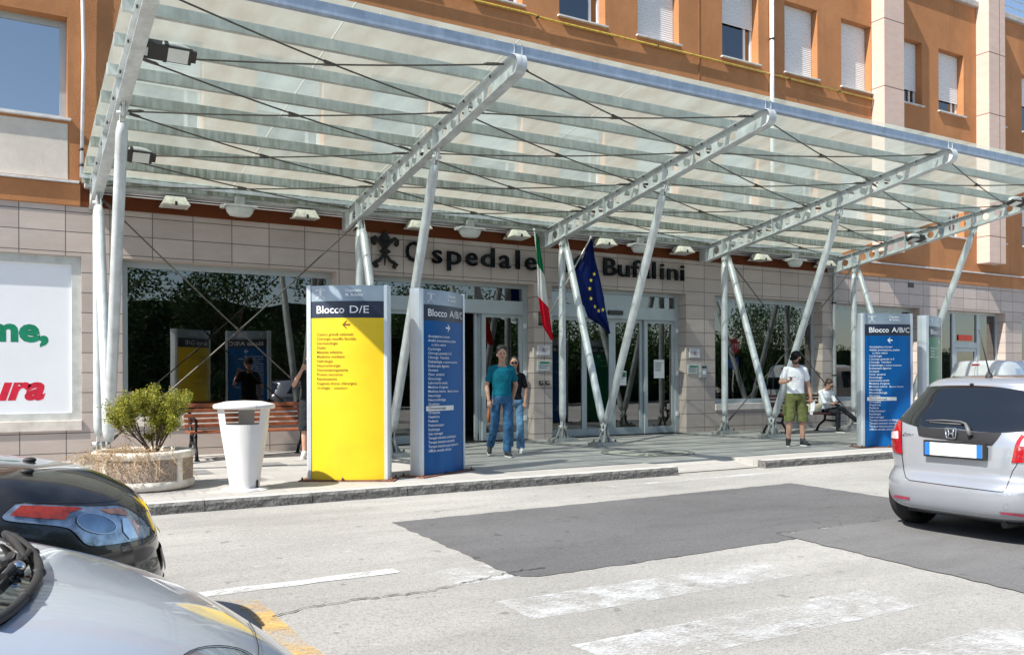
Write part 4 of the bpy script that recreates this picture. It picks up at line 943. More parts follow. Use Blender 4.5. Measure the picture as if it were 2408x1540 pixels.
def shrub():
    rnd = random.Random(11); base = PC+Vector((.10, .0, .40)); st = MB(); lf = MB(); tips = []
    def grow(p, d, L, r, dep):
        n = 5; pts = [p]; q = p.copy(); dd = d.copy()
        for k in range(n): dd = (dd+Vector((rnd.uniform(-.18, .18), rnd.uniform(-.18, .18), rnd.uniform(-.05, .12)))).normalized(); q = q+dd*L/n; pts.append(q.copy())
        st.path(pts, [r*(1-.5*k/n) for k in range(n+1)], 6)
        if dep >= 2: tips.append((pts, dd, dep))
        if dep < 4:
            for k in range(3 if dep < 2 else 3):
                b = pts[rnd.randint(2, n)]; a = rnd.uniform(0, 6.28); sp = rnd.uniform(.35, .9); nd = (dd+Vector((math.cos(a)*sp, math.sin(a)*sp, rnd.uniform(-.1, .35)))).normalized()
                grow(b, nd, L*rnd.uniform(.5, .8), r*.55, dep+1)
    for k in range(8):
        a = k*.785+rnd.uniform(-.3, .3); sp = rnd.uniform(.2, 1.15); grow(base+Vector((math.cos(a)*.03, math.sin(a)*.03, 0)), Vector((math.cos(a)*sp, math.sin(a)*sp*.8, 1)).normalized(), rnd.uniform(.31, .45), .013, 0)
    for pts, dd, dep in tips:
        for k in range(21):
            i = rnd.randint(0, len(pts)-2); p = pts[i].lerp(pts[i+1], rnd.random())+Vector([rnd.gauss(0, .02) for _ in range(3)])
            q = p-base
            if q.length > .84: continue
            leaf(lf, p, Vector([rnd.gauss(0, 1), rnd.gauss(0, 1), rnd.gauss(.3, .8)]), rnd.uniform(.018, .034), rnd.uniform(.011, .018), rnd)
    r = thing('shrub', 'small bushy yellow green shrub growing in the round planter', 'shrub', base)
    st.build('stems', MAT['bark'], r); lf.build('foliage', MAT['shrub_leaf'], r)
shrub()
rnd = random.Random(5); st = MB(); lf = MB()
for k in range(85):
    a = rnd.gauss(math.pi*1.30, .42); r0 = rnd.uniform(.15, PR-.10); p = PC+Vector((math.cos(a)*r0, math.sin(a)*r0, .42)); ou = Vector((math.cos(a), math.sin(a), 0)); pts = [p]; v = ou*rnd.uniform(.6, 1.3)+Vector((rnd.uniform(-.3, .3), rnd.uniform(-.3, .3), rnd.uniform(.3, 1.)))
    for j in range(9):
        v = v+Vector((rnd.uniform(-.45, .45), rnd.uniform(-.45, .45), -.22)); q = pts[-1]+v.normalized()*.07
        rel = q-PC; hr = math.hypot(rel.x, rel.y)
        if rel.z < .44 and hr < PR+.01 and hr > .35: q.x, q.y = PC.x+rel.x/hr*(PR+.015), PC.y+rel.y/hr*(PR+.015)
        if q.z < PZ+.03: break
        pts.append(q)
    if len(pts) > 2:
        st.path(pts, .0017, 3, False)
        for j in range(len(pts)*5): i = rnd.randint(0, len(pts)-1); leaf(lf, pts[i]+Vector([rnd.gauss(0, .012) for _ in range(3)]), Vector([rnd.gauss(0, 1) for _ in range(3)]), rnd.uniform(.012, .026), rnd.uniform(.006, .012), rnd)
dr = thing('dry_plant', 'withered straw coloured plant trailing over the left side of the planter', 'plant', PC+Vector((-.3, -.3, .4)))
st.build('stems', MAT['dry_stem'], dr); lf.build('dry_leaves', MAT['dry_leaf'], dr)

# ================================================================== LITTER BIN
s = NT('bin_paint', .5, 0, .4); sep = s.n('ShaderNodeSeparateXYZ'); s.l(s.co, sep.inputs[0]); low = s.ramp(sep.outputs[2], [(.28, (1, 1, 1)), (.62, (0, 0, 0))])
ch = s.ramp(s.math('ADD', s.noise(7, 8), s.math('MULTIPLY', low, .14)), [(.675, (0, 0, 0)), (.69, (1, 1, 1))]); s.col(s.mix(ch, s.ramp(s.noise(2), [(.3, (.62, .61, .60)), (.7, (.72, .71, .70))]), (.42, .42, .45))); MAT['bin_paint'] = s.m
mat('rust_inner', (.14, .06, .03), .9, 0, .3, 12)
BC = Vector((2.43, 10.22, PZ)); bn = thing('litter_bin', 'white tapered litter bin with flat lid and peeling paint beside the yellow totem', 'litter bin', BC)
n = 48; mb = MB(); prof = [(.165, .02), (.185, .2), (.225, .45), (.265, .70)]
mb.lathe(prof, BC, n); HB0, HB1 = .70, .90
def rr(z): return .265+(z-.70)*.14
zs = [HB0, .73, .76, HB1, .94]
gaps = []
for k in range(n):
    a = 2*math.pi*k/n; deg = math.degrees(a) % 90; opening = 14 < ((math.degrees(a)-194) % 120) < 92
    for z0, z1 in zip(zs, zs[1:]):
        if opening and z0 >= .76 and z1 <= HB1: continue
        if opening and z0 >= .76 and z1 > HB1: continue
        b = 2*math.pi*(k+1)/n
        mb.quad(*[tuple(BC+Vector((rr(z)*math.cos(t_), rr(z)*math.sin(t_), z))) for t_, z in ((a, z0), (b, z0), (b, z1), (a, z1))])
mb.build('body', MAT['bin_paint'], bn)
MB().lathe([(.15, .03), (.235, .6), (.258, .74), (.001, .735)], BC, n).build('liner', MAT['rust_inner'], bn)
mb = MB(); mb.lathe([(.27, .93), (.335, .935), (.345, .95), (.345, .975), (.33, .99), (.20, 1.02), (.001, 1.03)], BC, n); ld = mb.build('lid', MAT['bin_paint'], bn)
mb = MB(); mb.tube(BC+Vector((.05, -.35, .955)), BC+Vector((.05, -.36, .955)), .018); mb.build('lid_lock', MAT['foot_metal'], ld)
mb = MB(); mb.lathe([(.001, .028), (.20, .028), (.24, .018), (.26, .004)], BC, n); mb.v = [(x+(.03*noise.noise(Vector((x*5, y*5, 0))) if z < PZ+.02 else 0), y+(.03*noise.noise(Vector((x*5, y*5, 9))) if z < PZ+.02 else 0), z) for x, y, z in mb.v]
mb.build('foot_disc', MAT['bin_paint'], bn)
MB().bbox(BC.x+.10, BC.x+.12, BC.y-.155, BC.y-.125, PZ+.03, PZ+.12, .003).build('hinge', MAT['rubber'], bn)

# ================================================================== BENCHES
mat('slat_wood', (.27, .085, .035), .55, 0, .3, 9, streak=False); mat('slat_dark', (.11, .032, .022), .5, 0, .3, 9); mat('cast_iron', (.012, .013, .014), .5, .4)
def bench(label, wood):
    r = thing('park_bench', label, 'bench', (0, 0, 0), 'slatted benches against the wall'); W = 2.0
    for i, (y, z) in enumerate([(-.30, .43), (-.20, .435), (-.10, .435), (0, .435), (.10, .43)]): MB().bbox(-W/2, W/2, y-.042, y+.042, z, z+.03, .006).build('seat_slat', MAT[wood], r)
    for i in range(5): z = .50+i*.082; y = .17+i*.020; MB().bbox(-W/2, W/2, y, y+.028, z, z+.062, .006).build('back_slat', MAT[wood], r)
    for x in (-W/2+.10, W/2-.10):
        mb = MB(); mb.path([(x, -.33, .02), (x, -.30, .14), (x, -.20, .26), (x, -.24, .40), (x, .12, .41), (x, .21, .55), (x, .31, .92)], [.03, .025, .03, .028, .03, .03, .022], 8)
        mb.path([(x, .36, .02), (x, .28, .15), (x, .12, .27), (x, .10, .40)], [.03, .026, .03, .028], 8); mb.path([(x, -.20, .26), (x, .12, .27)], .022, 8)
        mb.path([(x, .23, .62), (x, .1, .66), (x, -.15, .655), (x, -.31, .62), (x, -.32, .55), (x, -.26, .54)], [.02, .022, .024, .026, .024, .02], 8); mb.path([(x, -.28, .42), (x, -.27, .62)], .018, 8)
        mb.box(x-.035, x+.035, -.38, -.27, 0, .025); mb.box(x-.035, x+.035, .30, .42, 0, .025); mb.build('side_frame', MAT['cast_iron'], r)
    return r
b1 = bench('red brown slatted bench behind the white litter bin under the big window', 'slat_wood'); b1.location = (3.55, 14.55, PZ)
b2 = bench('dark brown slatted bench where the woman in a white shirt sits', 'slat_dark'); b2.location = (16.15, 14.05, PZ)

# ================================================================== VEHICLES
def m_paint_car(name, c, metal=.6, rough=.28, flake=True):
    s = NT(name, rough, metal); n = s.noise(1.3, 3)
    a = s.ramp(n, [(.3, tuple(x*.94 for x in c)), (.7, tuple(min(1, x*1.05) for x in c))])
    dust = s.ramp(s.noise(3.5, 7), [(.45, (0, 0, 0)), (.85, (1, 1, 1))]); a = s.mix(s.math('MULTIPLY', dust, .12), a, (.35, .32, .28)); s.col(a)
    s.b.inputs['Coat Weight'].default_value = 1; s.b.inputs['Coat Roughness'].default_value = .03
    if flake: s.bump(s.noise(900, 1), .03, .001)
    MAT[name] = s.m
m_paint_car('car_silver', (.40, .425, .47), .5, .27); m_paint_car('car_grey', (.56, .62, .70), .35, .34); m_paint_car('car_black', (.006, .006, .007), 0, .25, False); m_paint_car('van_white', (.75, .76, .78), 0, .35, False)
mat('car_trim', (.02, .02, .022), .35, 0, .1, 5); mat('tyre', (.018, .018, .018), .85, 0, .2, 30, .4); mat('rim_alu', (.45, .46, .47), .3, .8); mat('chrome', (.75, .76, .77), .08, 1, .02)
mat('seam', (.008, .008, .008), .8)
s = NT('car_window', .03, 0, .8); s.col((.008, .010, .013)); s.b.inputs['Coat Weight'].default_value = .6; MAT['car_window'] = s.m
s = NT('red_lens', .08, 0, .6); v = s.noise(60, 2, s.map((.2, 1, 1))); s.col(s.ramp(v, [(.3, (.22, .001, .004)), (.7, (.48, .006, .01))])); s.b.inputs['Coat Weight'].default_value = 1; MAT['red_lens'] = s.m
mat('amber_lens', (.34, .035, .015), .12, 0, .3, 30, coat=1); mat('clear_lens', (.30, .37, .46), .05, .5, .5, 14, coat=1); mat('plate_white', (.80, .80, .80), .35, 0, .02); mat('plate_blue', (.02, .15, .50), .35, 0, .02)
def cr(vals, t):
    n = len(vals)-1; f = t*n; i = min(int(f), n-1); f -= i; p = [vals[max(i-1, 0)], vals[i], vals[i+1], vals[min(i+2, n)]]
    return [.5*((2*b)+(-a+c)*f+(2*a-5*b+4*c-d)*f*f+(-a+3*b-3*c+d)*f**3) for a, b, c, d in zip(*p)]
def car_body(rings, nf=3., nr=5., N=120, Mn=90):
    """rings: (z, x_rear, x_front, half width); stacked rounded plan outlines"""
    mb = MB(); vs = []; fs = []; zs = [r_[0] for r_ in rings]
    for j in range(Mn):
        z, xr, xf, hw = cr(rings, j/(Mn-1)); xc = (xr+xf)/2; a = (xf-xr)/2
        for i in range(N):
            t_ = 2*math.pi*i/N; c, s_ = math.cos(t_), math.sin(t_); n_ = nf if c > 0 else nr
            vs.append((xc+a*math.copysign(abs(c)**(2/n_), c), hw*math.copysign(abs(s_)**(2/n_), s_), z))
    for j in range(Mn-1):
        for i in range(N): fs.append((j*N+i, j*N+(i+1) % N, (j+1)*N+(i+1) % N, (j+1)*N+i))
    fs.append(tuple(range(N))[::-1]); fs.append(tuple((Mn-1)*N+k for k in range(N)))
    return mb.add(vs, fs, True)
def wheel(root, x, y, r=.31, w=.2, side=1):
    mb = MB(); c = Vector((x, y, r))
    pr = [(r-.07, -w/2), (r-.02, -w/2), (r, -w/2+.03), (r, w/2-.03), (r-.02, w/2), (r-.07, w/2)]
    mb.lathe(pr, (0, 0, 0), 36); mb.xf(lambda v: Vector((v.x, v.z, v.y))+c); wh = mb.build('wheel', MAT['tyre'], root)
    mb = MB(); mb.lathe([(r-.07, -w/2+.01), (r-.09, w/2-.03), (.03, w/2-.06), (.001, w/2-.05)], (0, 0, 0), 30)
    for k in range(7): a = k*2*math.pi/7; mb.box(-.022, .022, .03, r-.07, w/2-.05, w/2-.015, Matrix.Rotation(a, 3, 'Z'), (0, 0, 0))
    mb.xf(lambda v: Vector((v.x, side*v.z, v.y))+c); mb.build('rim', MAT['rim_alu'], wh); return wh
def body_obj(mb, root, m, arches, r=.35, name='body'):
    o = mb.build(name, m, root)
    cut = MB()
    for x in arches:
        for s_ in (-1, 1): cut.tube((x, s_*.55, .30), (x, s_*1.3, .30), r, n=32, smooth=False)
    for i, f in enumerate(cut.f): pass
    c = cut.build('cut', m); bm = bmesh.new(); bm.from_mesh(c.data); bmesh.ops.recalc_face_normals(bm, faces=bm.faces); bm.to_mesh(c.data); bm.free()
    bm = bmesh.new(); bm.from_mesh(o.data); bmesh.ops.recalc_face_normals(bm, faces=bm.faces); bm.to_mesh(o.data); bm.free()
    md = o.modifiers.new('b', 'BOOLEAN'); md.object = c; md.operation = 'DIFFERENCE'; md.solver = 'EXACT'
    dg = bpy.context.evaluated_depsgraph_get(); me = bpy.data.meshes.new_from_object(o.evaluated_get(dg)); o.modifiers.clear(); o.data = me; bpy.data.objects.remove(c)
    return o
def bvh_of(mb): return BVHTree.FromPolygons([Vector(v) for v in mb.v], mb.f)
def clean_poly(P, step):
    out = []
    for i in range(len(P)):
        a, b = Vector(P[i]), Vector(P[(i+1) % len(P)]); n = max(1, int((b-a).length/step))
        for k in range(n): out.append(a.lerp(b, k/n))
    return out
def smooth_poly(P, it=2):
    P = [Vector(p) for p in P]
    for _ in range(it): P = [q for i in range(len(P)) for q in (P[i].lerp(P[(i+1) % len(P)], .25), P[i].lerp(P[(i+1) % len(P)], .75))]
    return P
def shell(bvh, P, caster, step, off=.003):
    """polygon P in a 2D chart, caster(u,v)->(origin,dir); returns a conforming surface patch lying off the body"""
    B = clean_poly(P, step); xs = [p.x for p in B]; ys = [p.y for p in B]; pts = list(B); nb = len(B)
    def inside(x, y):
        c = False
        for i in range(nb):
            a, b = B[i], B[i-1]
            if (a.y > y) != (b.y > y) and x < (b.x-a.x)*(y-a.y)/(b.y-a.y)+a.x: c = not c
        return c
    x = min(xs)+step*.5
    while x < max(xs):
        y = min(ys)+step*.5
        while y < max(ys):
            if inside(x, y) and min((Vector((x, y))-b).length for b in B) > step*.45: pts.append(Vector((x, y)))
            y += step
        x += step
    r = delaunay_2d_cdt([Vector((p.x, p.y)) for p in pts], [(i, (i+1) % nb) for i in range(nb)], [], 1, 1e-5)
    vs = []; ok = []
    for p in r[0]:
        o, d = caster(p.x, p.y); h = bvh.ray_cast(o, d)
        if h[0] is None: vs.append(Vector((0, 0, 0))); ok.append(False)
        else:
            n = h[1] if h[1].dot(d) < 0 else -h[1]; vs.append(h[0]+n*off); ok.append(True)
    fs = []
    for f in r[2]:
        if all(ok[i] for i in f):
            a, b, c = vs[f[0]], vs[f[1]], vs[f[2]]
            if max((a-b).length, (b-c).length, (a-c).length) > .5: continue
            fs.append(tuple(f))
    par = list(range(len(vs)))
    def fd(i):
        while par[i] != i: par[i] = par[par[i]]; i = par[i]
        return i
    for f in fs:
        for i in f[1:]: par[fd(i)] = fd(f[0])
    cnt = {}
    for f in fs: cnt[fd(f[0])] = cnt.get(fd(f[0]), 0)+1
    if cnt: best = max(cnt, key=cnt.get); fs = [f for f in fs if fd(f[0]) == best]
    used = sorted({i for f in fs for i in f}); ix = {u_: n_ for n_, u_ in enumerate(used)}
    return MB().add([vs[u_] for u_ in used], [tuple(ix[i] for i in f) for f in fs], True)
def line_shell(bvh, pts, caster, w, off=.002, closed=False):
    P = [Vector(p) for p in pts]; L = []
    for a, b in zip(P, P[1:]+([P[0]] if closed else [])):
        n = max(1, int((b-a).length/ (abs(w)*4))); L += [a.lerp(b, k/n) for k in range(n)]
    if not closed: L.append(P[-1])
    vs = []
    for i, p in enumerate(L):
        d = (L[min(i+1, len(L)-1)]-L[max(i-1, 0)]).normalized(); q = Vector((-d.y, d.x))*w/2
        for e in (p+q, p-q):
            o, dd = caster(e.x, e.y); h = bvh.ray_cast(o, dd)
            if h[0] is None: vs.append(None)
            else: n = h[1] if h[1].dot(dd) < 0 else -h[1]; vs.append(h[0]+n*off)
    mb = MB(); m_ = [v if v is not None else Vector((0, 0, 0)) for v in vs]; fs = []
    for i in range(len(L)-1):
        q = (2*i, 2*i+1, 2*i+3, 2*i+2)
        if all(vs[k] is not None for k in q) and (vs[q[0]]-vs[q[2]]).length < .3: fs.append(q)
    return mb.add(m_, fs, True)
def view_cast(origin):
    """cast along the sight lines of the photo onto a body whose own origin is `origin`"""
    def f(x, y): return Vector((0, 0, CZ))-Vector(origin), ray(x, y).normalized()
    return f

# ---------------- silver hatchback (rear seen)
SO = Vector((6.9, 4.47, RZ)); SC = thing('parked_car', 'silver hatchback seen from behind at the right edge with red tail lights', 'car', (0, 0, 0))
rings = [(.20, .12, 3.72, .72), (.24, .04, 3.78, .80), (.32, .0, 3.84, .845), (.44, -.01, 3.86, .855), (.50, .02, 3.85, .855), (.56, .07, 3.82, .85), (.64, .075, 3.78, .868), (.74, .08, 3.66, .872), (.84, .09, 3.30, .868), (.92, .12, 2.98, .85), (.98, .16, 2.85, .82), (1.08, .24, 2.62, .755), (1.18, .31, 2.38, .68), (1.27, .38, 2.12, .615), (1.325, .40, 1.9, .55), (1.365, .50, 1.75, .48), (1.39, .75, 1.5, .32), (1.395, 1.0, 1.3, .1)]
bmB = car_body(rings, 3.2, 4.6, 140, 110); SB = bvh_of(bmB); body = body_obj(bmB, SC, MAT['car_silver'], (.60, 3.08))
Z9 = 1183/484
def zc(pts): return [Vector((2780+x/Z9, 1130+y/Z9)) for x, y in pts]
vc = view_cast(SO)
# screen pixels further right continue the shape beyond the photo edge
glass = zc([(212, 510), (238, 468), (260, 436), (285, 402), (312, 366), (340, 330), (372, 298), (400, 270), (432, 254), (500, 246), (600, 242), (780, 240), (900, 246), (1000, 254), (1183, 285), (1300, 320), (1370, 380), (1400, 470), (1395, 560), (1330, 600), (1183, 600), (1000, 608), (800, 598), (680, 580), (560, 572), (350, 562), (280, 540)])
shell(SB, glass, vc, 6, .004).build('rear_window', MAT['car_window'], SC)
trim = zc([(352, 566), (560, 578), (660, 585), (800, 604), (1010, 612), (975, 660), (935, 706), (640, 668), (400, 640), (365, 630)]); shell(SB, trim, vc, 5, .008).build('tailgate_trim', MAT['car_trim'], SC)
lt = zc([(214, 513), (190, 560), (165, 615), (158, 680), (168, 745), (200, 765), (243, 776), (236, 700), (231, 630), (232, 520)]); tlm = shell(SB, lt, vc, 4, .010); tlm.build('tail_light', MAT['red_lens'], SC)
mir = MB(); mir.v = [(x, -y, z) for x, y, z in tlm.v]; mir.f = [f[::-1] for f in tlm.f]; mir.sm = list(tlm.sm); mir.build('tail_light', MAT['red_lens'], SC)
cl = shell(SB, zc([(163, 600), (212, 598), (214, 655), (160, 650)]), vc, 4, .013); cl.build('reversing_lens', mat('clear_red', (.75, .55, .55), .1, 0, .3, 40, coat=1), SC)
mir = MB(); mir.v = [(x, -y, z) for x, y, z in cl.v]; mir.f = [f[::-1] for f in cl.f]; mir.sm = list(cl.sm); mir.build('reversing_lens', MAT['clear_red'], SC)
seam = zc([(232, 520), (231, 640), (234, 780), (248, 900), (262, 955), (290, 978), (600, 1020), (960, 1066), (1015, 1068), (1045, 1040), (1095, 905), (1120, 870), (1150, 800)])
line_shell(SB, seam, vc, 2.3, .003).build('tailgate_seam', MAT['seam'], SC)
for P in ([(160, 1098), (180, 1090), (296, 1110), (292, 1128), (180, 1112)], [(985, 1222), (1183, 1240), (1183, 1262), (1010, 1238)]): shell(SB, zc(P), vc, 5, .006).build('bumper_reflector', mat('dull_red_lens', (.35, .03, .07), .15, 0, .2, 20, coat=1), SC)
line_shell(SB, [p for p in smooth_poly(zc([(1020, 1165), (1043, 1160), (1068, 1165), (1068, 1200), (1043, 1206), (1020, 1200)]), 2)], vc, 1.2, .003, True).build('tow_cover', mat('seam_soft', (.3, .3, .32), .4), SC)
# number plate
def plane_pt(x, y, X): d = ray(x, y); q = d*(X/d.x); return Vector((X, q.y, CZ+q.z))-SO
hx = SO.x+.055
pc = [plane_pt(2780+x/Z9, 1130+y/Z9, hx) for x, y in ((427, 664), (880, 696), (880, 822), (427, 784))]
ymid = sum(p.y for p in pc)/4; zmid = sum(p.z for p in pc)/4
mb = MB(); mb.bbox(.025, .06, ymid-.275, ymid+.275, zmid-.072, zmid+.072, .006); nm = mb.build('plate_holder', MAT['car_trim'], SC)
MB().bbox(.019, .024, ymid-.255, ymid+.255, zmid-.054, zmid+.054, .002).build('number_plate', MAT['plate_white'], nm)
mb = MB(); mb.box(.0165, .0185, ymid+.208, ymid+.255, zmid-.054, zmid+.054); mb.box(.0165, .0185, ymid-.255, ymid-.208, zmid-.054, zmid+.054); mb.build('plate_bands', MAT['plate_blue'], nm)
# emblem: rounded square frame with a flared H
ec = plane_pt(2780+632/Z9, 1130+613/Z9, SO.x+.10); EX = .095; hs = .046
mb = MB()
def E_(y, z): return (EX-.03, ec.y-y, ec.z+z)
fr_ = [(-.05, .040), (-.045, .046), (.045, .046), (.05, .040), (.040, -.036), (.033, -.042), (-.033, -.042), (-.040, -.036)]
mb.path([E_(*p) for p in fr_+fr_[:1]], .0045, 8)
for sx in (-1, 1): mb.path([E_(sx*.027, .038), E_(sx*.018, .0), E_(sx*.023, -.040)], [.009, .006, .009], 8)
mb.path([E_(-.018, .0), E_(.018, .0)], .006, 8); mb.build('emblem', MAT['chrome'], SC)
sc_ = plane_pt(2780+238/Z9, 1130+622/Z9, SO.x+.115)
# wiper, aerial, brake washer
def surf(x, y, off=.0):
    d = ray(2780+x/Z9, 1130+y/Z9).normalized(); h = SB.ray_cast(Vector((0, 0, CZ))-SO, d); n = h[1] if h[1].dot(d) < 0 else -h[1]; return h[0]+n*off
mb = MB(); mb.path([surf(778, 640, .03), surf(770, 600, .05), surf(745, 560, .04), surf(700, 538, .03), surf(560, 522, .022), surf(432, 522, .018)], [.022, .018, .011, .008, .007, .005], 8); mb.path([surf(450, 530, .008), surf(700, 548, .01)], .006, 6)
mb.build('rear_wiper', mat('wiper_grey', (.12, .12, .12), .5), SC)
ab = surf(905, 178, .0)
bq = MB(); bq.path([surf(x_, y_, .003) for x_, y_ in ((240, 628), (252, 618), (262, 606), (268, 624), (280, 616), (298, 622), (322, 618))], .0028, 6); bq.path([surf(x_, y_, .003) for x_, y_ in ((240, 631), (280, 630), (318, 628))], .002, 6); bq.build('model_badge', mat('badge_grey', (.2, .2, .2), .25, .7), SC)
mb = MB(); mb.path([ab+Vector((.0, 0, -.02)), ab+Vector((.02, 0, .02)), ab+Vector((.03, 0, .035))], [.035, .026, .014], 12); tp = ab+Vector((-.05, .055, .42)); mb.path([ab+Vector((.02, 0, .03)), tp], [.007, .003], 8); mb.build('roof_aerial', MAT['rubber'], SC)
MB().ell(surf(778, 232, .004), (.018, .018, .010)).build('washer_nozzle', MAT['rubber'], SC)
# side windows, handles, underside, wheels
ys = lambda x, z: (Vector((x, 3, z)), Vector((0, -1, 0)))
for sg in (1, -1):
    sd = (lambda x, z: (Vector((x, 3*sg, z)), Vector((0, -sg, 0))))
    shell(SB, [Vector(p) for p in ((.62, .98), (1.45, .95), (1.45, 1.27), (.85, 1.26))], sd, .08, .003).build('side_window', MAT['car_window'], SC)
    shell(SB, [Vector(p) for p in ((1.53, .95), (2.45, .93), (2.0, 1.25), (1.53, 1.27))], sd, .08, .003).build('side_window', MAT['car_window'], SC)
    line_shell(SB, [(1.49, .3), (1.49, .95)], sd, .008).build('door_seam', MAT['seam'], SC)
mb = MB(); mb.box(.35, 3.6, -.62, .62, .15, .21); mb.tube((.15, -.40, .17), (.6, -.40, .17), .028); mb.build('underbody', MAT['rubber'], SC)
for x, y, sd in ((.60, .70, 1), (.60, -.70, -1), (3.08, .70, 1), (3.08, -.70, -1)): wheel(SC, x, y, .30, .19, sd)
SC.location = SO

# ---------------- black car and grey car, fronts at the left edge
def front_car(label, loc, rings, nf, m, arches):
    r = thing('parked_car', label, 'car', (0, 0, 0)); mbd = car_body(rings, nf, 4., 150, 110); bv = bvh_of(mbd); body_obj(mbd, r, m, arches); return r, bv
BO = Vector((.74, 5.0, RZ))
rings = [(.16, -3.9, -.25, .72), (.20, -3.98, -.12, .80), (.30, -4.02, -.02, .86), (.40, -4.02, .0, .875), (.50, -4.02, -.02, .885), (.58, -4.01, -.03, .885), (.66, -4.0, -.055, .88), (.74, -3.98, -.09, .87), (.80, -3.96, -.14, .86), (.86, -3.93, -.23, .84), (.92, -3.9, -.37, .81), (.97, -3.86, -.58, .775), (1.01, -3.8, -.90, .74), (1.045, -3.75, -1.25, .72), (1.15, -3.7, -1.50, .71), (1.3, -3.55, -2.0, .66), (1.45, -3.4, -2.3, .58), (1.52, -3.1, -2.6, .45), (1.53, -3.0, -2.8, .2)]
BKC, BB = front_car('black car nose with a large swept headlight parked behind the grey car', BO, rings, 2.7, MAT['car_black'], (-1.1, -3.3)); vc = view_cast(BO)
def zl(pts): return [Vector((x/2331*560, 1430+y/2331*560)) for x, y in pts]
HL = smooth_poly(zl([(20, 900), (110, 815), (230, 722), (600, 745), (1000, 765), (1350, 768), (1590, 745), (1750, 830), (1900, 940), (1975, 1050), (1990, 1160), (1800, 1220), (1500, 1270), (1250, 1300), (1120, 1270), (1040, 1180), (960, 1090), (860, 1040), (500, 1000), (150, 970), (35, 945)]), 1)
hl = shell(BB, HL, vc, 5, .004); hlo = hl.build('headlight', MAT['clear_lens'], BKC)
shell(BB, zl([(120, 890), (270, 760), (600, 770), (1000, 785), (1100, 800), (920, 850), (850, 945), (500, 925)]), vc, 5, .009).build('indicator_lens', MAT['amber_lens'], hlo)
lens = [Vector((1260/2331*560+62*math.cos(a)+4*math.sin(a), 1430+1000/2331*560+30*math.sin(a)+9*math.cos(a))) for a in [k*math.pi/14 for k in range(28)]]
shell(BB, lens, vc, 4, .011).build('lamp_reflector', mat('lamp_blue_dark', (.20, .27, .36), .08, .8, .3, 8, coat=1), hlo)
line_shell(BB, [tuple(p) for p in lens], vc, 1.4, .014, True).build('lamp_rim', MAT['chrome'], hlo)
shell(BB, zl([(1600, 930), (1700, 920), (1800, 1010), (1960, 1040), (1965, 1150), (1700, 1200), (1620, 1100)]), vc, 5, .009).build('lamp_cell', mat('lamp_pale', (.55, .66, .78), .08, .6, .2, 12, coat=1), hlo)
shell(BB, zl([(1320, 810), (1620, 790), (1680, 890), (1420, 860)]), vc, 5, .009).build('amber_cell', mat('amber_pale', (.55, .25, .15), .15, 0, .3, 20, coat=1), hlo)
line_shell(BB, [tuple(p) for p in HL], vc, 1.6, .006, True).build('headlight_edge', MAT['seam'], hlo)
line_shell(BB, [tuple(p) for p in smooth_poly(zl([(0, 700), (600, 720), (1200, 715), (1560, 690), (1640, 640), (1690, 570), (1675, 520)]), 1)[:-6]], vc, 1.6, .002).build('bonnet_seam', mat('seam_gloss', (.03, .03, .035), .2), BKC)
for P in ([(1800, 640), (1860, 690), (1975, 790), (1960, 850), (1880, 760)],): shell(BB, zl(P), vc, 4, .010).build('chrome_strip', MAT['chrome'], BKC)
shell(BB, zl([(2010, 1010), (2070, 1080), (2150, 1170), (2175, 1200), (2170, 1290), (2110, 1190), (2060, 1100)]), vc, 3, .016).build('yellow_patch', mat('patch_yellow', (.85, .65, .02), .4), BKC)  # narrow plain yellow patch laid on the nose
for x, y in ((395, 165), (360, 315)):
    d = ray(x/2331*560, 1430+y/2331*560).normalized(); h = BB.ray_cast(Vector((0, 0, CZ))-BO, d)
    if h[0] is not None: MB().ell(h[0]+Vector((0, 0, .006)), (.03, .018, .014)).build('washer_nozzle', MAT['rubber'], BKC)
mb = MB(); mb.path([(-1.3, .75, 1.0), (-1.05, .5, .97), (-.95, .2, .955)], [.02, .014, .01], 8); mb.build('wiper', MAT['rubber'], BKC)
up_c = lambda x, y: (Vector((x, y, 3)), Vector((0, 0, -1))); fr_c = lambda y, z: (Vector((3, y, z)), Vector((-1, 0, 0)))
shell(BB, [Vector(p) for p in ((-1.62, -.6), (-1.60, .6), (-2.35, .5), (-2.35, -.5))], up_c, .08, .004).build('windscreen', MAT['car_window'], BKC)
shell(BB, [Vector(p) for p in ((-.55, .22), (.55, .22), (.5, .36), (-.5, .36))], fr_c, .06, .006).build('lower_grille', MAT['car_trim'], BKC)
shell(BB, [Vector(p) for p in ((-.26, .40), (.26, .40), (.26, .51), (-.26, .51))], fr_c, .05, .012).build('plate_holder', MAT['car_trim'], BKC)
for x, y, sd in ((-1.1, .74, 1), (-1.1, -.74, -1), (-3.3, .74, 1), (-3.3, -.74, -1)): wheel(BKC, x, y, .31, .2, sd)
BKC.location = BO
GO = Vector((.76, 2.22, RZ))
rings = [(.16, -2.2, -.22, .62), (.22, -2.3, -.08, .72), (.32, -2.34, -.01, .77), (.42, -2.35, .0, .78), (.52, -2.35, -.015, .785), (.60, -2.34, -.055, .78), (.67, -2.33, -.12, .77), (.73, -2.32, -.19, .755), (.79, -2.31, -.27, .745), (.85, -2.30, -.37, .735), (.90, -2.29, -.48, .725), (.945, -2.28, -.61, .715), (.985, -2.26, -.76, .70), (1.05, -2.24, -.86, .68), (1.15, -2.2, -1.05, .64), (1.3, -2.1, -1.25, .60), (1.42, -2.0, -1.45, .54), (1.47, -1.9, -1.6, .40), (1.48, -1.85, -1.7, .2)]
GC, GB = front_car('grey compact car bonnet in the near left corner with a black windscreen edge', GO, rings, 2.5, MAT['car_grey'], (-.42, -1.95)); vc = view_cast(GO)
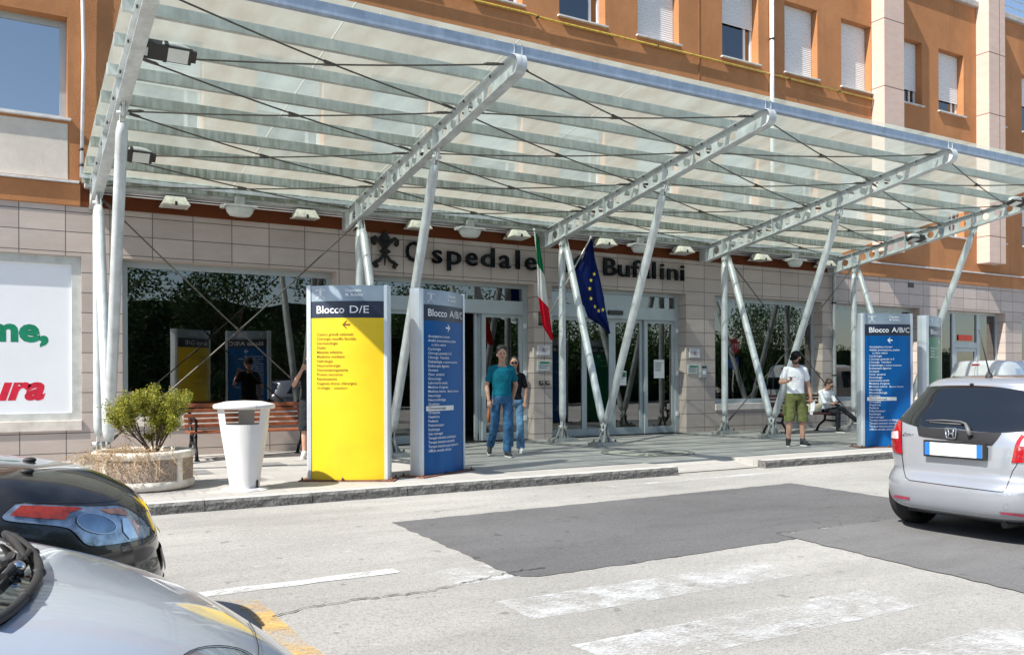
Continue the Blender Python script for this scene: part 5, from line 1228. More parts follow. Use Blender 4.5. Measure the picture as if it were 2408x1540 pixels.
def zg(pts): return [Vector((x*900/1479, 1150+y*900/1479)) for x, y in pts]
cowl = smooth_poly(zg([(-200, 880), (0, 912), (60, 930), (130, 975), (180, 1030), (210, 1090), (214, 1140), (190, 1210), (130, 1290), (60, 1355), (0, 1400), (-220, 1500)]), 1)
shell(GB, cowl, vc, 6, .004).build('windscreen', MAT['car_window'], GC)
arc = [Vector(p) for p in smooth_poly(zg([(-150, 905), (-40, 915), (30, 930), (90, 960), (150, 1010), (190, 1070), (200, 1130), (180, 1200), (120, 1275), (50, 1340), (-40, 1400), (-150, 1440)]), 2)][2:-8]
def surfG(p, off): d = ray(p.x, p.y).normalized(); h = GB.ray_cast(Vector((0, 0, CZ))-GO, d); return None if h[0] is None else h[0]+(h[1] if h[1].dot(d) < 0 else -h[1])*off
q = [surfG(p, .012) for p in arc]; q = [p for p in q if p is not None]
mb = MB(); mb.path(q, .0095, 10)
for k in range(3, len(q)-3, 7): mb.ell(q[k], (.014, .014, .012))
mb.build('rubber_seal', MAT['rubber'], GC)
mb = MB()
for P in ([(0, 1110), (45, 1065), (80, 1075), (85, 1110)], [(0, 1180), (60, 1120), (110, 1080), (140, 1040)], [(20, 950), (70, 1000), (110, 1060), (120, 1100)]):
    q = [surfG(p, .02) for p in zg(P)]; q = [p for p in q if p is not None]
    if len(q) > 1: mb.path(q, [.007, .009, .007, .006][:len(q)], 8)
mb.build('wiper_arms', MAT['rubber'], GC)
MB().ell(surfG(zg([(80, 1132)])[0], .02) or (0, 0, 0), (.014, .014, .014)).build('wiper_nut', MAT['chrome'], GC)
hp = [Vector((1130+205*math.cos(a), 1600+95*math.sin(a))) for a in [k*math.pi/12 for k in range(24)]]
shell(GB, [p for p in zg([(p.x, p.y) for p in hp])], vc, 7, .006).build('headlight', MAT['clear_lens'], GC)
line_shell(GB, [tuple(p) for p in zg([(p.x, p.y) for p in hp])], vc, 3, .008, True).build('headlight_edge', MAT['seam'], GC)
mb = MB()
line_shell(GB, [tuple(p) for p in zg([(1240, 1290), (1290, 1350), (1330, 1420), (1350, 1500), (1352, 1600)])], vc, 3, .003).build('bonnet_seam', MAT['seam'], GC)
shell(GB, [Vector(p) for p in ((-.5, .20), (.5, .20), (.45, .36), (-.45, .36))], fr_c, .06, .006).build('lower_grille', MAT['car_trim'], GC)
shell(GB, [Vector(p) for p in ((-.26, .42), (.26, .42), (.26, .53), (-.26, .53))], fr_c, .05, .012).build('number_plate', MAT['plate_white'], GC)
for x, y, sd in ((-.42, .64, 1), (-.42, -.64, -1), (-1.95, .64, 1), (-1.95, -.64, -1)): wheel(GC, x, y, .29, .17, sd)
GC.location = GO
# ---------------- white van far right
VO = Vector((20.7, 12.72, RZ)); rings = [(.2, .05, 4.1, .78), (.4, .0, 4.2, .86), (.9, .02, 4.15, .88), (1.1, .04, 3.7, .87), (1.4, .07, 3.2, .83), (1.65, .11, 2.9, .76), (1.77, .16, 2.7, .68), (1.81, .28, 2.5, .52), (1.82, .6, 2.2, .2)]
VC = thing('parked_van', 'white van roof showing above the silver car near the far doors', 'van', (0, 0, 0)); mbv = car_body(rings, 4, 6, 110, 70); VB = bvh_of(mbv); body_obj(mbv, VC, MAT['van_white'], (.8, 3.3))
re_c = lambda y, z: (Vector((-3, y, z)), Vector((1, 0, 0)))
shell(VB, [Vector(p) for p in ((-.10, 1.68), (.10, 1.68), (.10, 1.72), (-.10, 1.72))], re_c, .05, .006).build('brake_light', MAT['red_lens'], VC)
for sg in (1, -1): shell(VB, [Vector(p) for p in ((.06*sg, 1.05), (.66*sg, 1.05), (.60*sg, 1.42), (.06*sg, 1.42))], re_c, .08, .004).build('rear_window', MAT['car_window'], VC)
line_shell(VB, [(0, .4), (0, 1.66)], re_c, .008).build('door_seam', MAT['seam'], VC)
for sg in (1, -1):
    sd_ = (lambda x, z: (Vector((x, 3*sg, z)), Vector((0, -sg, 0))))
    shell(VB, [Vector(p) for p in ((.5, 1.1), (1.6, 1.1), (1.6, 1.6), (.5, 1.6))], sd_, .1, .004).build('side_panel', mat('van_blue_grey', (.45, .55, .65), .3), VC)
    shell(VB, [Vector(p) for p in ((1.8, 1.1), (3.0, 1.1), (2.6, 1.6), (1.8, 1.6))], sd_, .1, .004).build('side_window', MAT['car_window'], VC)
for x, y, sd in ((.8, .74, 1), (.8, -.74, -1), (3.3, .74, 1), (3.3, -.74, -1)): wheel(VC, x, y, .31, .2, sd)
VC.location = VO
# ================================================================== PEOPLE (each faces local -Y; x<0 is the person's right)
s = NT('skin', .55, 0, .35); s.col(s.ramp(s.noise(9, 4), [(.3, (.42, .23, .155)), (.7, (.56, .33, .24))])); s.b.inputs['Subsurface Weight'].default_value = .08; MAT['skin'] = s.m
mat('hair_black', (.012, .010, .009), .5, 0, .3, 60, .5, 120); mat('hair_brown', (.05, .028, .018), .5, 0, .3, 60, .5, 120)
def cloth(n, c, var=.12): return mat('cloth_'+n, c, .88, 0, var, 9, .25, 300, .15)
cloth('teal', (.006, .135, .20)); cloth('denim', (.045, .13, .26), .35); cloth('denim_pale', (.12, .24, .38), .35); cloth('black', (.010, .010, .012)); cloth('white', (.78, .79, .82), .05); cloth('olive', (.15, .165, .06), .2); cloth('charcoal', (.022, .025, .03)); mat('shoe_dark', (.02, .022, .026), .6); mat('shoe_white', (.68, .68, .66), .6); mat('sunglass', (.01, .008, .008), .1); mat('lip', (.33, .12, .09), .5); mat('eye_dark', (.03, .02, .015), .2)
def sgn(v): return -1 if v < 0 else 1
def V(*a): return Vector(a)
def hand(mb, w, d, side, curl=.5, scale=1., n=None):
    """palm, four bent fingers and a thumb growing from wrist w along d; n = palm normal"""
    d = Vector(d).normalized(); n = Vector(n).normalized() if n is not None else V(0, 1, 0)
    n = (n-d*n.dot(d)).normalized(); a = d.cross(n).normalized()*side; s_ = scale
    for k, o in enumerate((-.027, -.009, .009, .027)): mb.cap(w+d*.012*s_+a*o*.7*s_, w+d*.078*s_+a*o*s_, .0135*s_, .0125*s_, 8)
    L = (.070, .080, .074, .058)
    for k, o in enumerate((-.030, -.010, .010, .030)):
        p = w+d*.080*s_+a*o*1.08*s_; c1 = curl*(.8+.12*k); dd = (d*math.cos(c1)+n*math.sin(c1)+a*o*2).normalized(); q = p+dd*L[k]*.5*s_
        c2 = c1+curl*1.0; d2 = (d*math.cos(c2)+n*math.sin(c2)+a*o*1.).normalized(); r = q+d2*L[k]*.5*s_; mb.cap(p, q, .0088*s_, .0080*s_, 7); mb.cap(q, r, .0080*s_, .0065*s_, 7)
    t0 = w+d*.025*s_-a*.024*s_; t1 = t0+(d*.6-a*.75+n*.25).normalized()*.042*s_; t2 = t1+(d*.95-a*.15+n*.3).normalized()*.034*s_; mb.cap(t0, t1, .0125*s_, .0105*s_, 8); mb.cap(t1, t2, .0100*s_, .0078*s_, 8)
def person(label, P, tops, bottoms, loc, rz, H=1.78, hair='hair_black', hairstyle='short', female=False, shoes=('shoe_dark', 'shoe_white'), short_legs=False, headrot=(0, 0, 0), curls=(.5, .5), handn=(None, None), sleeve=.75, wide=0., group=None, build=.95):
    r = thing('person', label, 'person', (0, 0, 0), group); k = H/1.78
    J = {n: Vector(v)*k for n, v in P.items()}; HC = J['head']; RM = (Matrix.Rotation(R(headrot[2]), 3, 'Z') @ Matrix.Rotation(R(headrot[0]), 3, 'X') @ Matrix.Rotation(R(headrot[1]), 3, 'Y'))
    def h(x, y, z): return HC+RM @ (Vector((x, y, z))*k)
    b = MB(); f = .92 if female else 1.; f *= build
    hw = .155*f*k; sw = (J['shL'].x-J['shR'].x)/2
    tor = J['neck']-J['pelvis']
    def tp(t, fx=0.): return J['pelvis']+tor*t
    tw = math.atan2(J['shL'].y-J['shR'].y, J['shL'].x-J['shR'].x)
    secs = [(-.12, .150, .105), (-.05, .165, .118), (.05, .160, .112), (.25, .135 if female else .145, .10), (.45, .15, .11), (.65, .160, .116), (.82, .158, .104), (.92, .115, .080), (1.0, .06, .056)]
    def torso(mb, gx, gy, t0=-1, t1=2): mb.loft([(tp(t), (a_*f+gx)*k, (c_*f+gy)*k, tw*min(max(t, 0), 1)) for t, a_, c_ in secs if t0 <= t <= t1], 22)
    torso(b, 0, 0)
    b.cap(tp(.93), J['head']+V(0, .01, -.06)*k, .058*k*f, .052*k*f)
    for s_ in 'LR':
        sh, el, wr = J['sh'+s_], J['el'+s_], J['wr'+s_]; b.cap(sh, el, .046*k*f, .039*k*f); b.cap(el, el.lerp(wr, .35), .041*k*f, .040*k*f); b.cap(el.lerp(wr, .3), wr, .040*k*f, .026*k*f)
        hp, kn, an = J['hip'+s_], J['kn'+s_], J['an'+s_]; b.cap(hp, kn, .085*k*f, .056*k*f); b.cap(kn, kn.lerp(an, .35)+V(0, .008, 0), .055*k*f, .056*k*f); b.cap(kn.lerp(an, .35)+V(0, .008, 0), an, .055*k*f, .035*k*f)
        i = 0 if s_ == 'L' else 1; sd = 1 if s_ == 'L' else -1
        hand(b, wr, (wr-el).normalized() if ('hd'+s_) not in J else (J['hd'+s_]-wr), sd, curls[i], k*.95*f**.5, handn[i])
        if short_legs or True: ft = J['ft'+s_]; b.cap(an, ft.lerp(an, .55), .034*k, .024*k)
    # head
    b.ell(h(0, .008, .02), (.077*k, .094*k, .105*k), RM, 22, 18); b.ell(h(0, -.020, -.055), (.056*k, .066*k, .062*k), RM, 16, 12); b.ell(h(0, -.058, -.092), (.024*k, .02*k, .020*k), RM, 10, 8)
    b.cap(h(0, -.088, .018), h(0, -.106, -.022), .009*k, .014*k, 8); b.ell(h(.011, -.098, -.027), .009*k, RM, 8, 6); b.ell(h(-.011, -.098, -.027), .009*k, RM, 8, 6)
    for s_ in (-1, 1): b.ell(h(s_*.078, .012, -.002), (.010*k, .020*k, .031*k), RM, 10, 8); b.ell(h(s_*.034, -.078, .030), (.024*k, .014*k, .010*k), RM, 8, 6); b.ell(h(s_*.045, -.06, -.02), (.02*k, .018*k, .018*k), RM, 8, 6)
    b.ell(h(0, -.083, -.060), (.022*k, .010*k, .010*k), RM, 10, 6)
    remesh(b, 'body', MAT['skin'], r, .0052, 3)
    e = MB()
    for s_ in (-1, 1): e.ell(h(s_*.031, -.084, .008), (.012*k, .006*k, .006*k), RM, 10, 6); e.cap(h(s_*.018, -.093, .030), h(s_*.046, -.084, .031), .004*k, .003*k, 6)
    e.build('eyes', MAT['eye_dark'], r); e = MB(); e.cap(h(-.019, -.090, -.060), h(.019, -.090, -.060), .0045*k, .0045*k, 6); e.build('lips', MAT['lip'], r)
    # hair
    hm = MB()
    if hairstyle != 'cap':
        hm.ell(h(0, .022, .042), (.088*k, .098*k, .095*k), RM, 18, 14)
        if hairstyle in ('short', 'curly'):
            for s_ in (-1, 1): hm.ell(h(s_*.068, .02, .02), (.022*k, .045*k, .04*k), RM)
        if hairstyle == 'curly':
            rn = random.Random(3)
            for _ in range(46): a, bq = rn.uniform(0, 6.28), rn.uniform(.1, 1.45); hm.ell(h(.082*math.cos(a)*math.cos(bq), .03+.085*math.sin(a)*math.cos(bq), .055+.085*math.sin(bq)), rn.uniform(.018, .028)*k, None, 8, 6)
        if hairstyle == 'long':
            for s_ in (-1, 1): hm.cap(h(s_*.072, .02, .03), h(s_*.085, .0, -.16), .030*k, .022*k); hm.cap(h(s_*.085, .0, -.16), h(s_*.08, -.03, -.30), .026*k, .012*k)
            hm.cap(h(0, .07, .0), h(0, .085, -.2), .06*k, .05*k)
        if hairstyle == 'bun': hm.ell(h(0, .10, .085), .04*k, RM); hm.ell(h(-.03, .06, .11), .03*k, RM); hm.cap(h(-.06, .03, .0), h(0, .07, -.05), .03*k, .04*k)
        # keep the face clear: pull hair vertices that lie in front back behind the hairline
        inv = RM.inverted()
        def clear(v):
            q = inv @ (v-HC)/k
            lim = -.052 if q.z > .062 else (-.035 if q.z > .04 else -.012)
            if q.y < lim and abs(q.x) < .09: q.y = lim+(q.y-lim)*.25
            return HC+RM @ (q*k)
        hm.xf(clear); remesh(hm, 'hair', MAT[hair], r, .006, 1, .004, 60)
    else:
        c = MB(); c.ell(h(0, .008, .048), (.088*k, .108*k, .082*k), RM, 20, 14); inv = RM.inverted()
        def flat(v): q = inv @ (v-HC)/k; q.z = max(q.z, .030); return HC+RM @ (q*k)
        c.xf(flat); c.loft([(V(0, 0, 0), .001, .001, 0)]*2, 4) if False else None
        vs = []; 
        for zz in (.034, .040):
            for j in range(15): a = math.pi*j/14; vs.append(h(.080*math.cos(a), -.070-.115*math.sin(a), zz-.028*math.sin(a)))
        c.add(vs, [tuple(range(15))[::-1], tuple(range(15, 30))]+[(j, j+1, j+16, j+15) for j in range(14)]+[(14, 0, 15, 29)])
        c.build('cap', MAT['cloth_black'], r); bd = MB()
        bd.ell(h(0, -.036, -.072), (.054*k, .052*k, .045*k), RM)
        for s_ in (-1, 1): bd.cap(h(s_*.066, -.01, -.01), h(s_*.045, -.045, -.075), .014*k, .02*k)
        bd.ell(h(0, -.088, -.046), (.025*k, .010*k, .006*k), RM); bd.build('beard', MAT['hair_black'], r)
        bk = MB(); bk.ell(h(0, .035, .0), (.080*k, .075*k, .05*k), RM); remesh(bk, 'hair', MAT['hair_black'], r, .006, 1)
    # top
    t_ = MB(); torso(t_, .016, .018, -.04 if not bottoms.get('tucked') else .0, .95)
    t_.cap(tp(.90), tp(.955)+V(0, .004, 0), .066*k*f, .062*k*f)
    for s_ in 'LR':
        sh, el, wr = J['sh'+s_], J['el'+s_], J['wr'+s_]
        if sleeve <= 1: t_.cap(sh, sh.lerp(el, sleeve), .062*k*f, .060*k*f)
        else: t_.cap(sh, el, .066*k*f, .054*k*f); t_.cap(el, el.lerp(wr, sleeve-1), .054*k*f, .044*k*f)
        t_.cap(tp(.84), sh-V(0, 0, .01)*k, .060*k*f, .052*k*f); t_.cap(tp(.955)+V(0, .004, 0), sh+V(0, 0, .012)*k, .048*k*f, .050*k*f)
    remesh(t_, 'shirt', MAT[tops], r, .0085, 4, .007, 13)
    # bottoms
    q = MB(); q.loft([(tp(t), (a_*f+.020)*k, (c_*f+.020)*k, 0) for t, a_, c_ in ((-.17, .13, .10), (-.12, .152, .112), (-.05, .165, .12), (.03, .158, .112), (.07, .15, .105))], 22)
    for s_ in 'LR':
        hp, kn, an = J['hip'+s_], J['kn'+s_], J['an'+s_]
        if short_legs: q.cap(hp, hp.lerp(kn, .5), .105*k*f, .100*k*f); e_ = kn+(hp-kn)*-.10; q.path([hp.lerp(kn, .4), e_], [.10*k, .098*k], 16)
        else:
            q.cap(hp, kn, .091*k*f, (.067+wide*.4)*k*f); q.cap(kn, an.lerp(kn, .15), (.072+wide*.4)*k*f, (.058+wide)*k*f); q.path([kn.lerp(an, .5), an+(an-kn).normalized()*.01], [(.066+wide*.7)*k*f, (.060+wide)*k*f], 16)
    remesh(q, bottoms['name'], MAT[bottoms['m']], r, .0085, 4, .010, 12)
    # shoes
    for s_ in 'LR':
        an, ft = J['an'+s_], J['ft'+s_]; so_ = MB(); dn = (ft-an); heel = J.get('he'+s_, an+V(0, .05, -.055)*k); so_.cap(an+V(0, .01, -.01)*k, heel+V(0, -.0, .02)*k, .042*k, .036*k); so_.cap(heel+V(0, 0, .012)*k, ft.lerp(heel, .35)+V(0, 0, .012)*k, .036*k, .042*k); so_.cap(ft.lerp(heel, .35)+V(0, 0, .012)*k, ft+V(0, 0, .004)*k, .042*k, .030*k); so_.cap(an+V(0, 0, .012)*k, ft.lerp(heel, .42)+V(0, 0, .034)*k, .043*k, .036*k)
        if shoes[2:]: so_.cap(an+V(0, .005, .05)*k, an, .046*k, .048*k)
        o = remesh(so_, 'shoe', MAT[shoes[0]], r, .006, 2); sl_ = MB(); dz = V(0, 0, -.022)*k
        sl_.cap(heel+dz, ft.lerp(heel, .35)+dz, .034*k, .042*k); sl_.cap(ft.lerp(heel, .35)+dz, ft+dz, .042*k, .032*k); zf = min(heel.z, ft.z)
        ax = (ft-heel).normalized(); 
        def fl(v, heel=heel, ax=ax):
            t0 = (v-heel).dot(ax); c_ = heel+ax*t0+V(0, 0, -.022)*k; v = v.copy(); v.z = c_.z+max(-.014*k, min(.012*k, v.z-c_.z)); return v
        sl_.xf(fl); sl_.build('sole', MAT[shoes[1]], o)
    r.location = loc; r.rotation_euler = (0, 0, R(rz)); r['_k'] = k; del r['_k']
    return r, h, J, k
def std(**kw):
    P = dict(pelvis=(0, 0, .95), neck=(0, .0, 1.50), head=(0, -.015, 1.655), shL=(.165, 0, 1.415), shR=(-.165, 0, 1.415), elL=(.24, .02, 1.14), elR=(-.24, .02, 1.14), wrL=(.26, -.06, .90), wrR=(-.26, -.06, .90),
             hipL=(.095, 0, .92), hipR=(-.095, 0, .92), knL=(.105, -.01, .50), knR=(-.105, -.01, .50), anL=(.11, .02, .09), anR=(-.11, .02, .09), ftL=(.14, -.13, .036), ftR=(-.14, -.13, .036), heL=(.11, .06, .036), heR=(-.11, .06, .036)); P.update(kw); return P
# man in teal tee, walking
r, h, J, k = person('young man with dark curly hair in a teal t-shirt and blue jeans walking out', std(
    elR=(-.245, .03, 1.15), wrR=(-.225, -.085, .91), elL=(.245, .09, 1.16), wrL=(.20, .15, .93), knL=(.07, -.13, .52), anL=(.06, -.17, .09), ftL=(.09, -.32, .036), heL=(.055, -.13, .036),
    knR=(-.12, -.03, .50), anR=(-.17, .20, .17), ftR=(-.20, .07, .05), heR=(-.17, .24, .11)), 'cloth_teal', dict(name='jeans', m='cloth_denim'), (7.12, 12.42, PZ), -22, 1.80, 'hair_black', 'curly', curls=(.6, .45), handn=((0, 1, 0), (.3, 1, 0)), wide=.008, sleeve=.62)
mb = MB(); mb.path([(-.215, .02, .78), (-.215, .04, .66), (-.21, .05, .56)], [.012, .032, .022], 8); o = mb.build('orange_bag', mat('orange_bag', (.45, .12, .03), .7)); tag(o, 'small orange bag hanging at the side of the walking couple', 'bag'); o.location = (7.12, 12.42, PZ); o.rotation_euler = (0, 0, R(-22))
# woman beside him
r, h, J, k = person('woman with long dark hair in a black t-shirt and wide pale jeans behind the man', std(
    shL=(.155, .0, 1.42), shR=(-.155, 0, 1.42), elL=(.225, .03, 1.16), wrL=(.20, -.04, .92), knL=(.10, -.12, .52), anL=(.11, -.14, .09), ftL=(.14, -.29, .036), heL=(.10, -.10, .036), knR=(-.08, .03, .50), anR=(-.08, .16, .12), ftR=(-.09, .02, .04), heR=(-.08, .20, .07)),
    'cloth_black', dict(name='jeans', m='cloth_denim_pale'), (7.70, 13.0, PZ), -28, 1.66, 'hair_black', 'long', True, ('shoe_white', 'shoe_white'), curls=(.5, .6), wide=.028, sleeve=.70)
g = MB(); g.path([h(-.075, -.03, .015), h(-.06, -.085, .012), h(0, -.106, .010), h(.06, -.085, .012), h(.075, -.03, .015)], .003*k, 6)
for s_ in (-1, 1): g.ell(h(s_*.033, -.10, .006), (.026*k, .006*k, .020*k))
o = g.build('sunglasses', MAT['sunglass'], None); o.parent = r
# man with cap, looking at his phone
r, h, J, k = person('bearded man in black cap, white t-shirt and olive shorts looking at his phone', std(
    head=(-.015, -.06, 1.635), neck=(0, -.01, 1.50), elR=(-.27, .02, 1.19), wrR=(-.235, -.20, 1.20), hdR=(-.20, -.30, 1.235), elL=(.27, .04, 1.15), wrL=(.285, -.03, .90), shL=(.175, 0, 1.415), shR=(-.175, 0, 1.415),
    knL=(.13, -.01, .50), anL=(.15, .02, .09), ftL=(.19, -.14, .036), heL=(.145, .06, .036), knR=(-.12, -.01, .50), anR=(-.13, .02, .09), ftR=(-.20, -.12, .036), heR=(-.115, .06, .036)), 'cloth_white', dict(name='cargo_shorts', m='cloth_olive', tucked=False),
    (12.74, 11.25, PZ), -24, 1.79, 'hair_black', 'cap', shoes=('shoe_dark', 'shoe_white', 1), short_legs=True, headrot=(20, 0, -46), curls=(.7, .9), handn=((-.2, 1, 0), (0, 0, 1)), sleeve=.62, build=.98)
mb = MB(); mb.bbox(-.245*k, -.165*k, -.385*k, -.235*k, 1.272*k, 1.281*k, .003, Matrix.Rotation(R(8), 3, 'Z')); o = mb.build('phone', mat('phone_dark', (.03, .012, .012), .3)); tag(o, 'dark phone held flat by the man in the black cap', 'phone'); o.location = (12.74, 11.25, PZ); o.rotation_euler = (0, 0, R(-24))
mb = MB(); mb.add([(.27*k, -.07*k, .80*k), (.34*k, -.09*k, .84*k), (.27*k, -.12*k, .58*k), (.22*k, -.11*k, .60*k)], [(0, 1, 2, 3)]); mb.add([(.26*k, -.068*k, .80*k), (.33*k, -.10*k, .80*k), (.30*k, -.13*k, .66*k), (.24*k, -.11*k, .64*k)], [(0, 1, 2, 3)]); o = mb.build('face_mask', MAT['plaque_white']); tag(o, 'pale blue white face mask dangling from the hand of the man in the cap', 'mask'); o.location = (12.74, 11.25, PZ); o.rotation_euler = (0, 0, R(-24))
mb = MB(); mb.box(.03, .07, -.142, -.138, .98, 1.0); 
# pocket flaps on the shorts, belt
pk = MB()
for sx in (-1, 1): pk.bbox(sx*.212-.014, sx*.212+.014, -.05, .06, .60, .74, .008); pk.bbox(sx*.214-.015, sx*.214+.015, -.055, .065, .72, .755, .008)
o = pk.build('pockets', MAT['cloth_olive'], None); o.parent = r
# seated woman on the right bench
r, h, J, k = person('seated woman with a dark bun, white shirt and black trousers looking at her phone', dict(
    pelvis=(0, .08, .52), neck=(.02, .02, 1.05), head=(.03, -.10, 1.17), shL=(.175, 0, .98), shR=(-.135, .02, .98), elL=(.22, -.10, .74), elR=(-.15, -.12, .73), wrL=(.10, -.31, .72), wrR=(-.02, -.32, .70), hdL=(.03, -.38, .73), hdR=(.03, -.40, .72),
    hipL=(.09, .06, .50), hipR=(-.09, .06, .50), knL=(.10, -.42, .60), knR=(-.02, -.45, .50), anL=(.34, -.66, .32), anR=(.0, -.44, .09), ftL=(.44, -.76, .27), heL=(.33, -.66, .26), ftR=(.04, -.60, .036), heR=(.0, -.40, .036)),
    'cloth_white', dict(name='trousers', m='cloth_charcoal'), (16.85, 13.98, PZ), -8, 1.70, 'hair_brown', 'bun', True, ('shoe_dark', 'shoe_white'), headrot=(34, 0, 22), curls=(.7, .7), handn=((0, 0, 1), (0, 0, 1)), sleeve=1.55)
g = MB(); g.path([h(-.075, -.03, .015), h(-.06, -.085, .012), h(0, -.104, .010), h(.06, -.085, .012), h(.075, -.03, .015)], .003*k, 6)
for s_ in (-1, 1): g.ell(h(s_*.033, -.098, .006), (.024*k, .006*k, .018*k))
o = g.build('glasses', MAT['sunglass'], None); o.parent = r
mb = MB(); mb.bbox(-.01, .065, -.45, -.31, .70, .71, .003, Matrix.Rotation(R(-25), 3, 'X')); o = mb.build('phone', MAT['phone_dark']); tag(o, 'black phone in the hands of the seated woman', 'phone'); o.location = (16.85, 13.98, PZ); o.rotation_euler = (0, 0, R(-8))
s = NT('straw_pattern', .9); n = s.n('ShaderNodeTexVoronoi'); n.inputs['Scale'].default_value = 38; s.l(s.co, n.inputs['Vector']); sep = s.n('ShaderNodeSeparateXYZ'); s.l(s.co, sep.inputs[0])
s.col(s.ramp(n.outputs['Distance'], [(.1, (.20, .14, .05)), (.35, (.55, .45, .22)), (.6, (.72, .66, .50))])); MAT['straw_pattern'] = s.m
mb = MB(); mb.loft([(V(0, 0, 0), .19, .07, 0), (V(0, 0, .03), .20, .08, 0), (V(0, 0, .12), .21, .08, 0), (V(0, 0, .20), .23, .075, 0), (V(0, 0, .21), .22, .06, 0)], 24); mb.path([(-.10, 0, .19), (-.09, -.03, .27), (0, -.04, .31), (.09, -.03, .27), (.10, 0, .19)], .007, 6)
o = mb.build('straw_bag', MAT['straw_pattern']); tag(o, 'patterned straw handbag on the bench beside the seated woman', 'handbag'); o.location = (16.42, 13.93, PZ+.465); o.rotation_euler = (0, 0, R(-6))
# person half hidden behind the yellow totem
person('dark haired person in black t-shirt and shorts half hidden behind the yellow totem', std(elR=(-.27, -.10, 1.22), wrR=(-.14, -.19, 1.46), hdR=(-.09, -.16, 1.55), elL=(.26, .02, 1.15)), 'cloth_black', dict(name='shorts', m='cloth_charcoal'), (4.33, 13.75, PZ), -18, 1.74, 'hair_brown', 'short', short_legs=True, shoes=('shoe_white', 'shoe_white'), curls=(.5, 1.0), handn=((0, 1, 0), (0, -1, 0)), sleeve=.6)

# ================================================================== THINGS BEHIND THE CAMERA (seen mirrored in the panes) AND INSIDE
cab = thing('storage_cabinet', 'pale green cabinet with wide drawers inside behind the big dark window', 'cabinet', (3.0, 17.0, PZ))
mat('cab_green', (.20, .36, .32), .5); MB().bbox(2.35, 3.35, 16.75, 17.2, PZ+.01, 1.45, .01).build('case', MAT['cab_green'], cab)
for k in range(5): MB().bbox(2.38, 3.32, 16.72, 16.748, PZ+.08+k*.24, PZ+.29+k*.24, .006).build('drawer', MAT['cab_green'], cab)
def tree(i, x, y, hgt, rad, label):
    rnd = random.Random(100+i); r = thing('tree', label, 'tree', (x, y, RZ), 'trees along the far side of the road'); tb = MB()
    top = V(x+rnd.uniform(-.3, .3), y, hgt*.55); tb.path([V(x, y, RZ), V(x+.1, y, hgt*.25), top], [.20, .15, .09], 10); lf = MB()
    blobs = []
    for k in range(22):
        a = rnd.uniform(0, 6.28); rr_ = rad*rnd.uniform(.2, .8); c = V(x+rr_*math.cos(a), y+rr_*.6*math.sin(a), hgt*rnd.uniform(.14, .88)); blobs.append((c, rad*rnd.uniform(.28, .45))); tb.path([top.lerp(V(x, y, hgt*.3), rnd.random()), c], [.05, .015], 6)
    for c, q in blobs:
        for _ in range(420):
            d = Vector([rnd.gauss(0, 1) for _ in range(3)]).normalized()*q*rnd.uniform(.55, 1.05); p = c+d
            if p.z < .4: continue
            leaf(lf, p, Vector([rnd.gauss(0, 1) for _ in range(3)])+d, rnd.uniform(.12, .24), rnd.uniform(.07, .13), rnd)
    tb.build('trunk', MAT['bark'], r); lf.build('crown', MAT['tree_leaf'], r)
side = ['leftmost', 'second from left', 'third from left', 'fourth from left', 'fifth from left', 'sixth from left', 'seventh from left', 'eighth from left', 'rightmost but one', 'rightmost']
for i, (x, y, hgt, rad) in enumerate([(-7.5, -8.5, 7.5, 3.0), (-1.5, -8, 7.2, 3.0), (3.6, -9, 7.6, 3.0), (9, -8.5, 7.3, 2.9), (14.4, -8.5, 7.0, 2.9), (20, -9, 6.6, 3.0), (26, -9, 5.6, 3.0), (32, -9.5, 5.0, 3.1), (38.5, -10, 4.0, 2.6), (46, -11, 7.2, 3.6)]): tree(i, x, y, hgt, rad, 'bushy dark green roadside tree behind the photographer, %s of the row' % side[i])
st = thing('stop_sign', 'red stop sign over a round blue sign on a pole, mirrored in the right window', 'road sign', (33.5, -2.2, RZ))
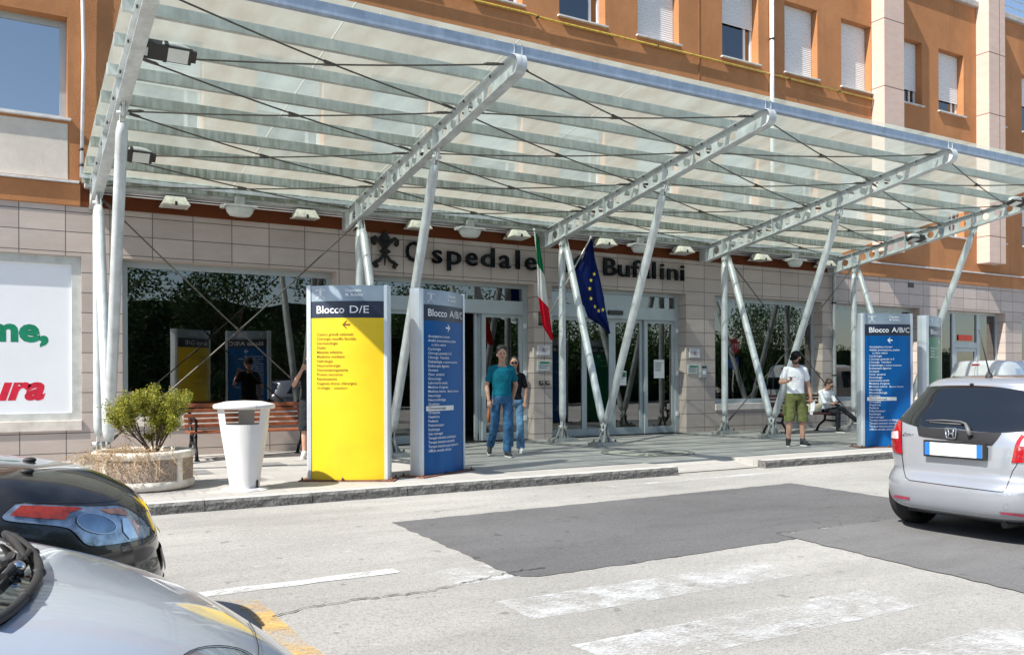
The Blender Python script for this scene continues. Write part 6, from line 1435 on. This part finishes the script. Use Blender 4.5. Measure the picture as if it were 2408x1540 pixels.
MB().tube((33.5, -2.2, RZ), (33.5, -2.2, 3.5), .035).build('pole', MAT['galvanised'], st)
me = curve_mesh([circ(0, 0, .42, 8, math.pi/8)], .01); mb = MB().mesh(me, Matrix(((-1, 0, 0, 33.5), (0, 0, 1, -2.15), (0, 1, 0, 3.15), (0, 0, 0, 1)))); mb.build('stop_plate', mat('sign_red', (.55, .015, .02), .4), st)
me = text_mesh('STOP', .30, .01); xm = max(v.co.x for v in me.vertices)/2; mb = MB().mesh(me, Matrix(((-1, 0, 0, 33.5+xm), (0, 0, 1, -2.142), (0, 1, 0, 3.05), (0, 0, 0, 1)))); mb.build('stop_lettering', MAT['ink_white'], st)
me = curve_mesh([circ(0, 0, .38, 28)], .01); MB().mesh(me, Matrix(((-1, 0, 0, 33.5), (0, 0, 1, -2.15), (0, 1, 0, 2.28), (0, 0, 0, 1)))).build('blue_plate', mat('sign_blue', (.01, .12, .5), .4), st)

# clipped hedge behind the trees: leafy skin round a dense dark core
hz_ = lambda x: 3.5+1.7*min(1, max(0, (30-x)/6))
rnd = random.Random(77); core = MB(); lf = MB(); hg_ = thing('hedge', 'long dark clipped hedge behind the roadside trees, mirrored in the windows', 'hedge', (15, -12, RZ))
bm = bmesh.new(); bmesh.ops.create_grid(bm, x_segments=120, y_segments=10, size=.5)
for v in bm.verts: u, q = v.co.x+.5, v.co.y+.5; x = -22+u*90; v.co = Vector((x, -12+.25*noise.noise(Vector((x*.7, q*4, 1))), RZ+q*(hz_(x)+.35*noise.noise(Vector((x*.5, 0, 5))))))
core.bm(bm, True); core.box(-22, 68, -13.6, -12.35, RZ, 3.3); core.build('branches', mat('hedge_core', (.016, .034, .012), .95, 0, .4, 3), hg_)
for _ in range(26000):
    x = rnd.uniform(-22, 68); z = rnd.uniform(.05, hz_(x)+.3); p = V(x, -11.95+rnd.uniform(-.1, .22), RZ+z); leaf(lf, p, Vector([rnd.gauss(0, 1) for _ in range(3)]), rnd.uniform(.12, .24), rnd.uniform(.07, .13), rnd)
lf.build('foliage', MAT['tree_leaf'], hg_)
